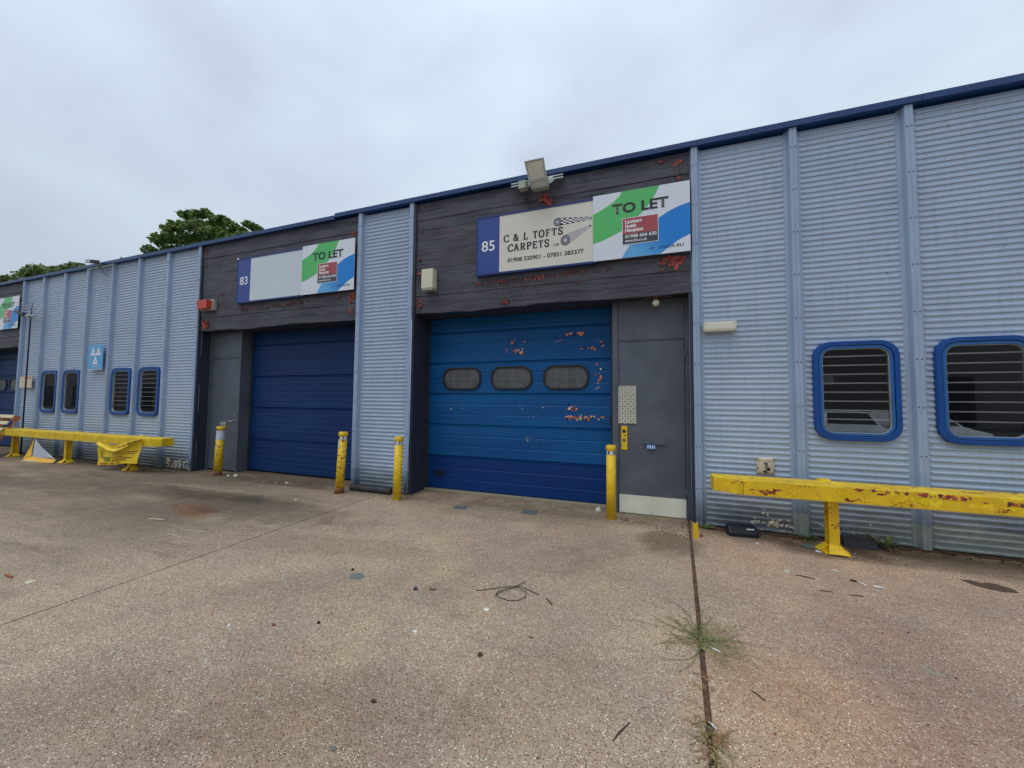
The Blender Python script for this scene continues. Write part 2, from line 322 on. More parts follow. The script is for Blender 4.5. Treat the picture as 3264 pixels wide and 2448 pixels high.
    # glass: fresnel reflection over a see-through pane
    g = G('window_glass')
    gl = g.n.new('ShaderNodeBsdfGlossy'); gl.inputs['Roughness'].default_value = 0.01; gl.inputs['Color'].default_value = (0.95, 0.97, 1, 1)
    tr = g.n.new('ShaderNodeBsdfTransparent'); tr.inputs['Color'].default_value = (0.97, 0.98, 0.98, 1)
    fr = g.n.new('ShaderNodeFresnel'); fr.inputs['IOR'].default_value = 1.55
    ms = g.n.new('ShaderNodeMixShader'); g.l.new(g.math('MULTIPLY', fr.outputs[0], 1.6), ms.inputs[0])
    g.l.new(tr.outputs[0], ms.inputs[1]); g.l.new(gl.outputs[0], ms.inputs[2]); g.l.new(ms.outputs[0], g.n['Material Output'].inputs[0])
    g.n.remove(g.b); M['glass'] = g.m
    g = G('dusty_acrylic_pane')
    c = g.mix(g.rng(g.noise(5, 5), 0.3, 0.7), lin(78, 82, 86), lin(104, 106, 108))
    M['acrylic'] = g.fin(c, 0.3)
    M['lampglass'] = simple('milky_lamp_glass', lin(190, 182, 164), 0.2, 0, 0.1, 5)
    M['car_white'] = simple('white_car_paint', (0.75, 0.76, 0.76, 1), 0.25)
    M['car_dark'] = simple('navy_car_paint', (0.03, 0.04, 0.07, 1), 0.2)
    M['car_red'] = simple('dark_red_van_paint', (0.22, 0.02, 0.02, 1), 0.3)
    M['carglass'] = simple('dark_car_glass', (0.01, 0.012, 0.014, 1), 0.08)
    M['opp'] = simple('dark_opposite_cladding', (0.20, 0.17, 0.16, 1), 0.6)
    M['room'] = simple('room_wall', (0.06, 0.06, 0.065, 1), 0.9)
build_materials()

# ------------------------------------------------------------------ mesh helpers
class MB:
    def __init__(s): s.v = []; s.f = []; s.mi = []; s.k = 0; s.sm = []
    def add(s, vs, fs, smooth=False):
        o = len(s.v); s.v += [tuple(p) for p in vs]
        for f in fs: s.f.append([o+i for i in f]); s.mi.append(s.k); s.sm.append(smooth)
        return s
    def box(s, x0, x1, y0, y1, z0, z1):
        return s.add([(x0,y0,z0),(x1,y0,z0),(x1,y1,z0),(x0,y1,z0),(x0,y0,z1),(x1,y0,z1),(x1,y1,z1),(x0,y1,z1)],
                     [(0,3,2,1),(4,5,6,7),(0,1,5,4),(1,2,6,5),(2,3,7,6),(3,0,4,7)])
    def obox(s, c, a, b, d):
        c, a, b, d = Vector(c), Vector(a), Vector(b), Vector(d)
        vs = [c+i*a+j*b+k*d for k in (-1,1) for i, j in ((-1,-1),(1,-1),(1,1),(-1,1))]
        return s.add(vs, [(0,3,2,1),(4,5,6,7),(0,1,5,4),(1,2,6,5),(2,3,7,6),(3,0,4,7)])
    def hexa(s, vs): return s.add(vs, [(0,3,2,1),(4,5,6,7),(0,1,5,4),(1,2,6,5),(2,3,7,6),(3,0,4,7)])
    def tube(s, pts, r, n=8, cap=True, smooth=True):
        pts = [Vector(p) for p in pts]; rs = r if isinstance(r, (list, tuple)) else [r]*len(pts)
        o = len(s.v); prev = None
        for i, p in enumerate(pts):
            t = (pts[min(i+1, len(pts)-1)]-pts[max(i-1, 0)]).normalized()
            ref = Vector((0,0,1)) if abs(t.z) < 0.9 else Vector((1,0,0))
            a = t.cross(ref).normalized() if prev is None else (prev - t*prev.dot(t)).normalized()
            prev = a; b = t.cross(a)
            for k in range(n):
                q = 2*math.pi*k/n; s.v.append(tuple(p + a*rs[i]*math.cos(q) + b*rs[i]*math.sin(q)))
        for i in range(len(pts)-1):
            for k in range(n):
                s.f.append([o+i*n+k, o+i*n+(k+1)%n, o+(i+1)*n+(k+1)%n, o+(i+1)*n+k]); s.mi.append(s.k); s.sm.append(smooth)
        if cap:
            s.f.append([o+k for k in range(n)][::-1]); s.mi.append(s.k); s.sm.append(False)
            s.f.append([o+(len(pts)-1)*n+k for k in range(n)]); s.mi.append(s.k); s.sm.append(False)
        return s
    def ring(s, A, B, y0, y1):
        """A outer, B inner outline (x,z) with the same count; solid ring between y0 (front) and y1"""
        n = len(A); o = len(s.v)
        for P, y in ((A,y0),(B,y0),(A,y1),(B,y1)): s.v += [(x,y,z) for x, z in P]
        for i in range(n):
            j = (i+1)%n
            for q in ([i,j,n+j,n+i],[2*n+i,3*n+i,3*n+j,2*n+j],[i,2*n+i,2*n+j,j],[n+i,n+j,3*n+j,3*n+i]):
                s.f.append([o+k for k in q]); s.mi.append(s.k); s.sm.append(False)
        return s
    def plate(s, P, y0, y1):
        n = len(P); o = len(s.v)
        s.v += [(x,y0,z) for x, z in P]+[(x,y1,z) for x, z in P]
        s.f.append([o+i for i in range(n)]); s.f.append([o+n+i for i in range(n)][::-1])
        for i in range(n): s.f.append([o+i, o+n+i, o+n+(i+1)%n, o+(i+1)%n])
        for _ in range(n+2): s.mi.append(s.k); s.sm.append(False)
        return s
    def ball(s, c, r, n=12, m=8, sc=(1,1,1)):
        o = len(s.v); c = Vector(c)
        for i in range(m+1):
            a = math.pi*i/m
            for k in range(n):
                b = 2*math.pi*k/n
                s.v.append((c.x+r*sc[0]*math.sin(a)*math.cos(b), c.y+r*sc[1]*math.sin(a)*math.sin(b), c.z+r*sc[2]*math.cos(a)))
        for i in range(m):
            for k in range(n):
                s.f.append([o+i*n+k, o+(i+1)*n+k, o+(i+1)*n+(k+1)%n, o+i*n+(k+1)%n]); s.mi.append(s.k); s.sm.append(True)
        return s
    def mesh(s, name, mats, bevel=0.0, seg=2):
        me = bpy.data.meshes.new(name); me.from_pydata(s.v, [], s.f)
        if not isinstance(mats, (list, tuple)): mats = [mats]
        for m in mats: me.materials.append(m)
        for p, k, q in zip(me.polygons, s.mi, s.sm): p.material_index = k; p.use_smooth = q
        bm = bmesh.new(); bm.from_mesh(me)
        bmesh.ops.recalc_face_normals(bm, faces=bm.faces)
        if bevel:
            es = [e for e in bm.edges if len(e.link_faces) == 2 and e.calc_face_angle(0) > 0.5]
            bmesh.ops.bevel(bm, geom=es, offset=bevel, segments=seg, affect='EDGES', profile=0.6)
        bm.to_mesh(me); bm.free()
        return me
    def build(s, name, mats, parent=None, bevel=0.0, **kw):
        return link(name, s.mesh(name, mats, bevel), parent, **kw)
def link(name, me, parent=None, label=None, cat=None, group=None, kind=None, loc=None):
    o = bpy.data.objects.new(name, me); COL.objects.link(o)
    if parent: o.parent = parent
    if loc: o.location = loc
    tag(o, label, cat, group, kind); return o
def tag(o, label=None, cat=None, group=None, kind=None):
    if label: o['label'] = label
    if cat: o['category'] = cat
    if group: o['group'] = group
    if kind: o['kind'] = kind
def thing(name, label, cat, loc=(0,0,0), group=None, rot=None):
    o = link(name, None, None, label, cat, group, loc=loc)
    if rot: o.rotation_euler = rot
    return o
def copy_tree(o, parent=None):
    c = o.copy(); COL.objects.link(c)
    if parent: c.parent = parent
    for ch in [k for k in bpy.data.objects if k.parent == o]: copy_tree(ch, c)
    return c
def rrect(cx, cz, w, h, r, n=6):
    P = []
    for sx, sz, a0 in ((1,1,0),(-1,1,90),(-1,-1,180),(1,-1,270)):
        for k in range(n+1):
            a = R(a0+90*k/n); P.append((cx+sx*(w/2-r)+r*math.cos(a), cz+sz*(h/2-r)+r*math.sin(a)))
    return P
def text(body, x0, x1, z0, z1, y, mat, parent, name='lettering', bold=0.0, depth=0.002, font_ratio=None):
    """flat lettering fitted into the box x0..x1, z0..z1 on the plane y, reading along +x"""
    cu = bpy.data.curves.new(name, 'FONT'); cu.body = body; cu.offset = bold; cu.extrude = 0.0; cu.resolution_u = 3
    cu.fill_mode = 'FRONT'
    t = bpy.data.objects.new('tmp', cu); COL.objects.link(t)
    bpy.context.view_layer.update()
    me = bpy.data.meshes.new_from_object(t.evaluated_get(bpy.context.evaluated_depsgraph_get()))
    bpy.data.objects.remove(t); bpy.data.curves.remove(cu)
    xs = [v.co.x for v in me.vertices]; zs = [v.co.y for v in me.vertices]
    ax, bx, az, bz = min(xs), max(xs), min(zs), max(zs)
    for v in me.vertices:
        v.co = (x0+(v.co.x-ax)/(bx-ax)*(x1-x0), y, z0+(v.co.y-az)/(bz-az)*(z1-z0))
    me.materials.clear(); me.materials.append(mat); me.name = name
    return link(name, me, parent)

# slab-serif letters drawn from strokes (unit height 1)
SER = {
 'C': (0.82, [[(0.78,0.74),(0.72,0.9),(0.5,0.99),(0.25,0.9),(0.1,0.65),(0.08,0.42),(0.2,0.14),(0.46,0.02),(0.7,0.1),(0.8,0.26)]], [(0.7,0.68,0.84,0.96)]),
 '&': (0.9, [[(0.86,0.05),(0.7,0.08),(0.28,0.66),(0.26,0.82),(0.4,0.95),(0.56,0.84),(0.52,0.68),(0.2,0.42),(0.12,0.22),(0.26,0.06),(0.48,0.06),(0.66,0.24),(0.76,0.48)]], [(0.62,0.46,0.9,0.54)]),
 'L': (0.78, [[(0.24,0.05),(0.24,0.95)],[(0.1,0.06),(0.74,0.06)]], [(0.08,0.9,0.44,1.0),(0.64,0.0,0.76,0.34)]),
 'T': (0.84, [[(0.42,0.04),(0.42,0.95)],[(0.08,0.94),(0.76,0.94)]], [(0.26,0,0.58,0.1),(0.05,0.68,0.15,1.0),(0.69,0.68,0.79,1.0)]),
 'O': (0.88, [[(0.44,0.98),(0.2,0.9),(0.09,0.6),(0.09,0.4),(0.2,0.1),(0.44,0.02),(0.68,0.1),(0.79,0.4),(0.79,0.6),(0.68,0.9),(0.44,0.98)]], []),
 'F': (0.8, [[(0.24,0.04),(0.24,0.95)],[(0.1,0.94),(0.74,0.94)],[(0.24,0.52),(0.55,0.52)]], [(0.08,0,0.42,0.1),(0.08,0.9,0.3,1),(0.66,0.68,0.76,1.0),(0.5,0.4,0.58,0.64)]),
 'S': (0.76, [[(0.66,0.76),(0.56,0.93),(0.36,0.99),(0.17,0.9),(0.12,0.74),(0.24,0.58),(0.5,0.46),(0.64,0.3),(0.6,0.1),(0.38,0.01),(0.18,0.08),(0.1,0.25)]], [(0.59,0.66,0.7,0.98),(0.06,0.02,0.16,0.36)]),
 'A': (0.92, [[(0.14,0.05),(0.44,0.97)],[(0.44,0.97),(0.76,0.05)],[(0.26,0.34),(0.64,0.34)]], [(0.02,0,0.3,0.1),(0.6,0,0.9,0.1)]),
 'R': (0.9, [[(0.22,0.04),(0.22,0.95)],[(0.1,0.94),(0.5,0.94),(0.68,0.84),(0.68,0.62),(0.5,0.52),(0.22,0.52)],[(0.46,0.52),(0.7,0.06),(0.84,0.06)]], [(0.06,0,0.4,0.1),(0.06,0.9,0.26,1.0)]),
 'P': (0.82, [[(0.22,0.04),(0.22,0.95)],[(0.1,0.94),(0.5,0.94),(0.7,0.84),(0.7,0.6),(0.5,0.48),(0.22,0.48)]], [(0.06,0,0.42,0.1),(0.06,0.9,0.26,1.0)]),
 'E': (0.8, [[(0.22,0.04),(0.22,0.95)],[(0.1,0.94),(0.72,0.94)],[(0.1,0.06),(0.74,0.06)],[(0.22,0.52),(0.55,0.52)]], [(0.66,0.7,0.75,1.0),(0.68,0,0.77,0.32),(0.5,0.4,0.58,0.64),(0.06,0,0.24,0.1),(0.06,0.9,0.24,1.0)]),
 't': (0.5, [[(0.22,0.85),(0.22,0.12),(0.32,0.04),(0.44,0.1)],[(0.06,0.62),(0.42,0.62)]], []),
 'd': (0.66, [[(0.5,0.04),(0.5,0.96)],[(0.5,0.5),(0.34,0.66),(0.14,0.54),(0.1,0.32),(0.2,0.08),(0.36,0.04),(0.5,0.16)]], [(0.4,0.9,0.54,1.0),(0.46,0,0.64,0.08)]),
 ' ': (0.45, [], []),
}
def serif(body, x0, x1, z0, z1, y, mat, parent, w=0.19, sp=0.12):
    mb = MB(); cx = 0
    total = sum(SER[c][0]+sp for c in body)-sp; sx = (x1-x0)/total; sz = z1-z0
    for c in body:
        wd, strokes, rects = SER[c]
        for st in strokes:
            for a, b in zip(st, st[1:]):
                A = Vector(a); B = Vector(b); t = (B-A).normalized(); n = Vector((-t.y, t.x))
                hw = 0.5*w*(0.75+0.5*abs(t.y)); A = A-t*0.03; B = B+t*0.03
                q = [A+n*hw, A-n*hw, B-n*hw, B+n*hw]
                mb.add([(x0+(cx+p.x)*sx, y, z0+p.y*sz) for p in q], [(0,1,2,3)])
        for (a, b, c2, d2) in rects:
            mb.add([(x0+(cx+p)*sx, y, z0+q*sz) for p, q in ((a,b),(c2,b),(c2,d2),(a,d2))], [(0,1,2,3)])
        cx += wd+sp
    # keep overlapping strokes off one another's plane
    for i, f in enumerate(mb.f):
        for k in f: mb.v[k] = (mb.v[k][0], y-0.00004*(i % 40), mb.v[k][2])
    return mb.build('lettering', mat, parent)

# ------------------------------------------------------------------ ground
MB().box(-400, 430, -400, 430, -0.5, -0.16).build('ground', M['asphalt'], kind='structure')
pav = link('pavement', None, None, kind='structure')
def jx(y): return 19.095 + 0.08*y       # the wide joint runs slightly askew
def slab(P):
    mb = MB(); n = len(P); mb.v = [(x,y,-0.15) for x, y in P]+[(x,y,0.0) for x, y in P]
    mb.f = [list(range(n))[::-1], list(range(n,2*n))]+[[i,(i+1)%n,n+(i+1)%n,n+i] for i in range(n)]
    mb.mi = [0]*(n+2); mb.sm = [False]*(n+2)
    return mb.build('concrete_slab', M['ground'], pav, bevel=0.006)
Y0, Y1 = -15.0, 0.95
slab([(-30,Y0),(13.945+0.02,Y0),(13.945,Y1),(-30,Y1)])
slab([(13.962+0.02,Y0),(jx(Y0)-0.017,Y0),(jx(Y1)-0.017,Y1),(13.962,Y1)])
slab([(jx(Y0)+0.017,Y0),(30,Y0),(30,Y1),(jx(Y1)+0.017,Y1)])
jm = MB()
jm.box(13.94, 13.99, Y0, 0.9, -0.14, -0.008)
jm.hexa([(jx(Y0)-.03,Y0,-.14),(jx(Y0)+.03,Y0,-.14),(jx(.9)+.03,.9,-.14),(jx(.9)-.03,.9,-.14),(jx(Y0)-.03,Y0,-.007),(jx(Y0)+.03,Y0,-.007),(jx(.9)+.03,.9,-.007),(jx(.9)-.03,.9,-.007)])
jm.build('joint_filling', M['joint'], pav)
for (x, y, w, h, a) in ((15.72, -0.35, 0.12, 0.09, 5), (16.83, -0.19, 0.13, 0.11, 3)):
    mb = MB(); mb.obox((0,0,0.002), (w*math.cos(R(a)),w*math.sin(R(a)),0), (-h*math.sin(R(a)),h*math.cos(R(a)),0), (0,0,0.004))
    o = mb.build('cover_plate', M['slate'], pav, loc=(x, y, 0)); o.scale = (0.9, 0.9, 1)
def flatpatch(name, pts, mat, z=0.004, **kw):
    mb = MB(); n = len(pts)
    mb.v = [(x,y,0.0005) for x, y in pts]+[(x,y,z) for x, y in pts]
    mb.f = [list(range(n))[::-1], list(range(n,2*n))]+[[i,(i+1)%n,n+(i+1)%n,n+i] for i in range(n)]
    mb.mi = [0]*(n+2); mb.sm = [False]*(n+2); return mb.build(name, mat, pav, **kw)
flatpatch('repair_patch', [(21.42,-.80),(21.5,-.78),(21.56,-.83),(21.6,-.79),(21.68,-.80),(21.74,-.9),(21.72,-.96),(21.6,-.98),(21.52,-.95),(21.46,-.9)], M['tar'])
flatpatch('repair_patch', [(20.19,-2.50),(20.215,-2.50),(20.235,-2.555),(20.285,-2.575),(20.28,-2.60),(20.22,-2.60),(20.19,-2.55)], M['beige_patch'], 0.003)
flatpatch('repair_patch', [(15.78,-2.78),(15.86,-2.74),(15.95,-2.78),(15.93,-2.86),(15.83,-2.87)], M['greyplate'], 0.002)

# ------------------------------------------------------------------ the industrial building
W = 1.2; HT = 5.40
bld = thing('industrial_building', 'long row of industrial units in grey blue ribbed metal with blue roof edge', 'building')
YP = 0.085                     # plane of the cladding sheets
PITCH = 0.0727
def zrows(z0, z1):
    prof = [(0.0,0.0),(0.07,-0.014),(0.32,-0.0155),(0.40,-0.008),(0.47,-0.003),(0.75,-0.001)]
    rows = []; k = 0
    while z0+k*PITCH < z1:
        for t, d in prof: rows.append((z0+(k+t)*PITCH, d))
        k += 1
    rows = [r for r in rows if r[0] < z1-0.01]; rows.append((z1, 0.0)); return rows
def panel_mesh(hole=None):
    xs = [0.0, 0.055, 0.092, 0.108] + ([0.108+ (1.092-0.108)*i/46 for i in range(1, 46)] if hole else [0.6]) + [1.092, 1.108, 1.145, 1.2]
    k = [0, 0, 0, 1] + [1]*(45 if hole else 1) + [1, 0, 0, 0]
    rows = zrows(0.02, HT); mb = MB()
    for z, d in rows:
        for x, q in zip(xs, k): mb.v.append((x, YP+d*q, z))
    n = len(xs)
    for i in range(len(rows)-1):
        for j in range(n-1):
            if hole:
                cx, cz, w, h, r = hole; mx_, mz = (xs[j]+xs[j+1])/2, (rows[i][0]+rows[i+1][0])/2
                dx = max(abs(mx_-cx)-(w/2-r), 0); dz = max(abs(mz-cz)-(h/2-r), 0)
                if abs(mx_-cx) < w/2 and abs(mz-cz) < h/2 and dx*dx+dz*dz < r*r: continue
            mb.f.append([i*n+j, i*n+j+1, (i+1)*n+j+1, (i+1)*n+j]); mb.mi.append(0); mb.sm.append(False)
    return mb
WIN_Z, WIN_W, WIN_H = 1.885, 0.875, 1.26
pm = panel_mesh().mesh('cladding_panel', M['clad'])
pmw = panel_mesh((0.6, WIN_Z, WIN_W-0.06, WIN_H-0.06, 0.19)).mesh('cladding_panel_window', M['clad'])
# pilaster caps
def pilaster_mesh(top=5.425):
    P = [(-0.085,0.083),(-0.052,0.078),(-0.043,0.006),(-0.038,0.0),(-0.006,0.0),(-0.003,0.004),(0.003,0.004),(0.006,0.0),(0.038,0.0),(0.043,0.006),(0.052,0.078),(0.085,0.083),(0.085,0.09),(-0.085,0.09)]
    mb = MB(); n = len(P); zs = [0.02+(top-0.02)*i/12 for i in range(13)]
    for i, z in enumerate(zs):
        for x, y in P:
            w = 0.0015*math.sin(i*2.1) if i not in (0, 12) else 0
            mb.v.append((x+w, y, z))
    for i in range(12):
        for k in range(n): mb.f.append([i*n+k, i*n+(k+1)%n, (i+1)*n+(k+1)%n, (i+1)*n+k]); mb.mi.append(0); mb.sm.append(False)
    mb.f.append([12*n+k for k in range(n)]); mb.mi.append(0); mb.sm.append(False)
    return mb
cm = pilaster_mesh().mesh('pilaster_cap', M['cap'])
rv = MB()
for k in range(9):
    for sx in (-0.022, 0.022): rv.ball((sx, -0.001, 5.15-0.578*k), 0.0085, 8, 4, (1,0.7,1))
rvm = rv.mesh('rivet', M['rivet'])
PX = [n*W+0.02 for n in list(range(-8, -3))+list(range(0, 8))+[11, 12]+list(range(16, 22))]
for x in PX:
    p = link('pilaster_cap', cm, bld, loc=(x, 0, 0)); r = link('rivet', rvm, p, kind='stuff')
WINS = {1, 2, 4, 5, 17, 18}
for n in list(range(-8, -4))+list(range(0, 7))+[11]+list(range(16, 21)):
    link('cladding_panel', pmw if n in WINS else pm, bld, loc=(n*W+0.02, 0, 0))
# windows
def make_window(label=None, bars=8):
    w = link('window', None, bld); cx, cz = 0, WIN_Z
    O1 = rrect(cx,cz,WIN_W,WIN_H,0.2,8); O2 = rrect(cx,cz,WIN_W-0.115,WIN_H-0.115,0.155,8)
    O2b = rrect(cx,cz,WIN_W-0.127,WIN_H-0.127,0.15,8); O3 = rrect(cx,cz,WIN_W-0.195,WIN_H-0.195,0.115,8); O4 = rrect(cx,cz,WIN_W-0.207,WIN_H-0.207,0.11,8)
    MB().ring(O1, O2, 0.026, 0.10).build('window_frame', M['winblue'], w, bevel=0.008)
    MB().ring(O2, O2b, 0.05, 0.10).build('gasket', M['black'], w)
    MB().ring(O2b, O3, 0.034, 0.11).build('inner_frame', M['winblue_in'], w, bevel=0.006)
    MB().ring(O3, O4, 0.045, 0.085).build('glazing_bead', M['greymetal'], w)
    MB().plate(O3, 0.062, 0.068).build('pane', M['glass'], w)
    for k in range(bars):
        MB().tube([(-0.42,0.084,2.325-0.1145*k),(0.42,0.084,2.325-0.1145*k)], 0.0092, 6).build('security_bar', M['white'], w)
    return w
w0 = make_window(); w1 = copy_tree(w0, bld)
w0.location.x = 17*W+0.6+0.02; w1.location.x = 18*W+0.6+0.02
wl = make_window(bars=0); wl.location.x = 1*W+0.62
wl2 = copy_tree(wl, bld); wl2.location.x = 2*W+0.62
wa = copy_tree(w0, bld); wa.location.x = 4*W+0.62
wb_ = copy_tree(w0, bld); wb_.location.x = 5*W+0.62
for w_ in (wa, wb_):
    for c_ in w_.children:
        if c_.name.startswith('security_bar'): c_.scale.z = 1.0; c_.location.y = -0.010; c_.location.z = 0.0
# unseen shell: back, ends, roof, inner partitions
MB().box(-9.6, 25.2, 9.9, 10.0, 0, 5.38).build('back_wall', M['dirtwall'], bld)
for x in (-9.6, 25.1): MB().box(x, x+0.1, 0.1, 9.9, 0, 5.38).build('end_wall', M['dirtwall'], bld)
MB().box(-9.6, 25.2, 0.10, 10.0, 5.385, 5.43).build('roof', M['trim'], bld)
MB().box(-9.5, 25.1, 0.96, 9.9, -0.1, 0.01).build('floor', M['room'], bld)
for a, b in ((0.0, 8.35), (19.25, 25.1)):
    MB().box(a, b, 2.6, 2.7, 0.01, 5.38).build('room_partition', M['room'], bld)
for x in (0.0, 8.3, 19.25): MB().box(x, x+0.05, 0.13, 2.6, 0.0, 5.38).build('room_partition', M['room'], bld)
MB().box(22.9, 25.1, 0.10, 0.12, 0.0, 5.38).build('wall_lining', M['dirtwall'], bld)
# roof edge trim in lengths, the left run a little lower
def trim(x0, x1, top):
    mb = MB(); P = [(-0.028,top-0.085),(-0.028,top-0.004),(-0.022,top),(0.14,top+0.012),(0.14,top-0.08),(-0.02,top-0.085)]
    n = len(P); mb.v = [(x0,y,z) for y, z in P]+[(x1,y,z) for y, z in P]
    mb.f = [list(range(n)), list(range(n,2*n))[::-1]]+[[i,n+i,n+(i+1)%n,(i+1)%n] for i in range(n)]
    mb.mi = [0]*(n+2); mb.sm = [False]*(n+2); mb.build('roof_trim', M['trim'], bld)
x = -9.6
while x < 12.5:
    trim(x, min(x+3.0, 12.59)-0.004, 5.475); x += 3.0
x = 12.59
while x < 25.2:
    trim(x, min(x+3.05, 25.2)-0.004, 5.513); x += 3.05

MB().box(-9.6, 12.588, -0.012, 0.12, 5.395, 5.462).build('trim_gap_blocker', M['trim'], bld)  # added unseen strip, keeps sky from shining through the trim joints
MB().box(12.592, 25.2, -0.012, 0.12, 5.433, 5.50).build('trim_gap_blocker', M['trim'], bld)
# ---------------- recessed bays
FZ = [1.7+(z-1.7)*1.0078 for z in (3.30,3.46,3.62,3.865,4.135,4.43,4.66,4.85,5.045,5.20,5.375)]
def fascia(x0, x1):
    for i in range(len(FZ)-1):
        z0, z1 = FZ[i], FZ[i+1]-0.0012; y = 0.045 + [0.012,0.010,0.002,0.010,0.008,0.010,0.009,0.006,-0.004,0.008][i]; ch = 0.006 if i in (2,3,8) else 0.002
        mb = MB(); nx = 24
        for k in range(nx+1):
            xx = x0+(x1-x0)*k/nx; wv = 0.0
            if i == 0: wv = 0.014*math.sin(xx*2.3)+0.022*noise.noise(Vector((xx*3.1, 3, 1)))
            yy = y + 0.004*noise.noise(Vector((xx*1.5, i*3.3, 0)))
            mb.v += [(xx,yy+ch*0.7,z0+wv),(xx,yy,z0+ch+wv),(xx,yy,z1-ch),(xx,yy+ch*0.7,z1),(xx,0.09,z1),(xx,0.09,z0+wv)]
        for k in range(nx):
            for q in range(6): mb.f.append([k*6+q, (k+1)*6+q, (k+1)*6+(q+1)%6, k*6+(q+1)%6]); mb.mi.append(0); mb.sm.append(False)
        mb.f += [[0,1,2,3,4,5],[nx*6+k for k in range(6)][::-1]]; mb.mi += [0,0]; mb.sm += [False]*2
        mb.build('fascia_board', M['fascia'], bld)
    mb = MB(); mb.box(x0, x1, 0.0905, 0.62, 3.315, 3.36); mb.build('soffit', M['reveal'], bld)
    MB().box(x0, x1, 0.095, 0.12, 3.365, 5.38).build('backing_board', M['black'], bld)
def section(x0, x1, z0, z1, ribs, mat, parent, y=0.57):
    pts = [(z0+0.002, 0.022),(z0+0.012, 0.0)]
    H = z1-z0
    for r, dep in ribs:
        zz = z0+H*r; pts += [(zz-0.022, 0.0),(zz-0.006, dep),(zz+0.002, dep),(zz+0.008, 0.0)]
    pts += [(z1-0.040, 0.0),(z1-0.034,0.012),(z1-0.027,0.012),(z1-0.020,0.0),(z1-0.008, 0.0),(z1-0.001, 0.022)]
    mb = MB()
    for xx in (x0, x1):
        mb.v += [(xx, y+d, z) for z, d in pts]+[(xx, y+0.05, z1-0.001), (xx, y+0.05, z0+0.002)]
    n = len(pts)+2
    for i in range(n): mb.f.append([i, n+i, n+(i+1)%n, (i+1)%n]); mb.mi.append(0); mb.sm.append(False)
    mb.f += [list(range(n)), list(range(n,2*n))[::-1]]; mb.mi += [0,0]; mb.sm += [False]*2
    return mb.build('door_section', mat, parent)
def flakes(name, spots, mats, y, parent, seed=1, tilt=0.6):
    """curling paint flakes: small bent polygons; spots = (x, z, spread_x, spread_z, count, size)"""
    rnd = random.Random(seed); mb = MB()
    for (cx, cz, sx, sz, n, sz_) in spots:
        for _ in range(n):
            x = cx+rnd.uniform(-1,1)*sx; z = cz+rnd.uniform(-1,1)*sz*(0.5+rnd.random()*0.5); s = sz_*rnd.uniform(0.35, 1.1)
            k = rnd.randint(3, 6); an = rnd.random()*6.28; ar = rnd.uniform(0.45, 1)
            mb.k = rnd.choices(range(len(mats)), [m[1] for m in mats])[0]
            o = len(mb.v); lift = rnd.uniform(0, tilt)*s*0.8
            for j in range(k):
                q = 6.283*j/k+rnd.uniform(-0.3,0.3); rr_ = s*0.5*rnd.uniform(0.55,1.15)
                px, pz = rr_*math.cos(q), rr_*math.sin(q)*ar
                dx, dz = px*math.cos(an)-pz*math.sin(an), px*math.sin(an)+pz*math.cos(an)
                mb.v.append((x+dx, y-0.002-rnd.random()*0.0006-max(0, math.sin(q+1))*lift, z+dz))
            c = len(mb.v); mb.v.append((x, y-0.0025-0.15*lift, z))
            for j in range(k): mb.f.append([o+j, o+(j+1)%k, c]); mb.mi.append(mb.k); mb.sm.append(False)
    return mb.build(name, [m[0] for m in mats], parent, kind='stuff')
def oval_window(cx, cz, w, h, parent, y=0.57):
    O1 = rrect(cx,cz,w,h,h*0.42,8); O2 = rrect(cx,cz,w-0.07,h-0.07,h*0.36,8)
    MB().ring(O1, O2, y-0.028, y+0.03).build('window_frame', M['black'], parent, bevel=0.009)
    MB().plate(O2, y-0.004, y+0.01).build('pane', M['acrylic'], parent)
    mb = MB()
    for dx in (-w*0.22, w*0.02, w*0.25): mb.box(cx+dx-0.006, cx+dx+0.006, y-0.006, y-0.0045, cz-h*0.40, cz+h*0.40)
    mb.box(cx-w*0.45, cx+w*0.45, y-0.0075, y-0.0062, cz-0.012, cz+0.0)
    mb.build('glazing_grid', M['greyplate'], parent)

def roller_door(x0, x1, zs, ribs, mat, ovals=None):
    d = link('roller_door', None, bld)
    for a, b in zip(zs, zs[1:]): section(x0+0.03, x1-0.03, a, b, ribs, mat, d)
    for (a, b) in ((x0, x0+0.045), (x1-0.045, x1)): MB().box(a, b, 0.545, 0.62, 0.0, 3.314).build('guide_rail', M['reveal'], d)
    for c in ovals or []: oval_window(c, 2.137, 0.80, 0.43, d)
    return d
def ped_door(x0, x1, side):
    """personnel door; side=+1 hinges on the right, handle side left"""
    y = 0.32; d = link('personnel_door', None, bld)
    fx0, fx1 = x0, x1
    for a, b in ((fx0, fx0+0.085), (fx1-0.06, fx1)): MB().box(a, b, y-0.012, y+0.28, 0.0, 3.314).build('door_frame', M['door_grey'], d, bevel=0.004)
    lx0, lx1 = fx0+0.088, fx1-0.063
    MB().box(lx0, lx1, y+0.004, y+0.045, 2.695, 3.312).build('transom_panel', M['door_grey'], d, bevel=0.004)
    MB().box(lx0-0.01, lx1+0.01, y-0.006, y+0.02, 2.674, 2.690).build('door_head', M['door_grey'], d, bevel=0.003)
    MB().box(lx0+0.004, lx1-0.004, y+0.002, y+0.045, 0.035, 2.670).build('door_leaf', M['door_grey'], d, bevel=0.004)
    return d, lx0, lx1, y
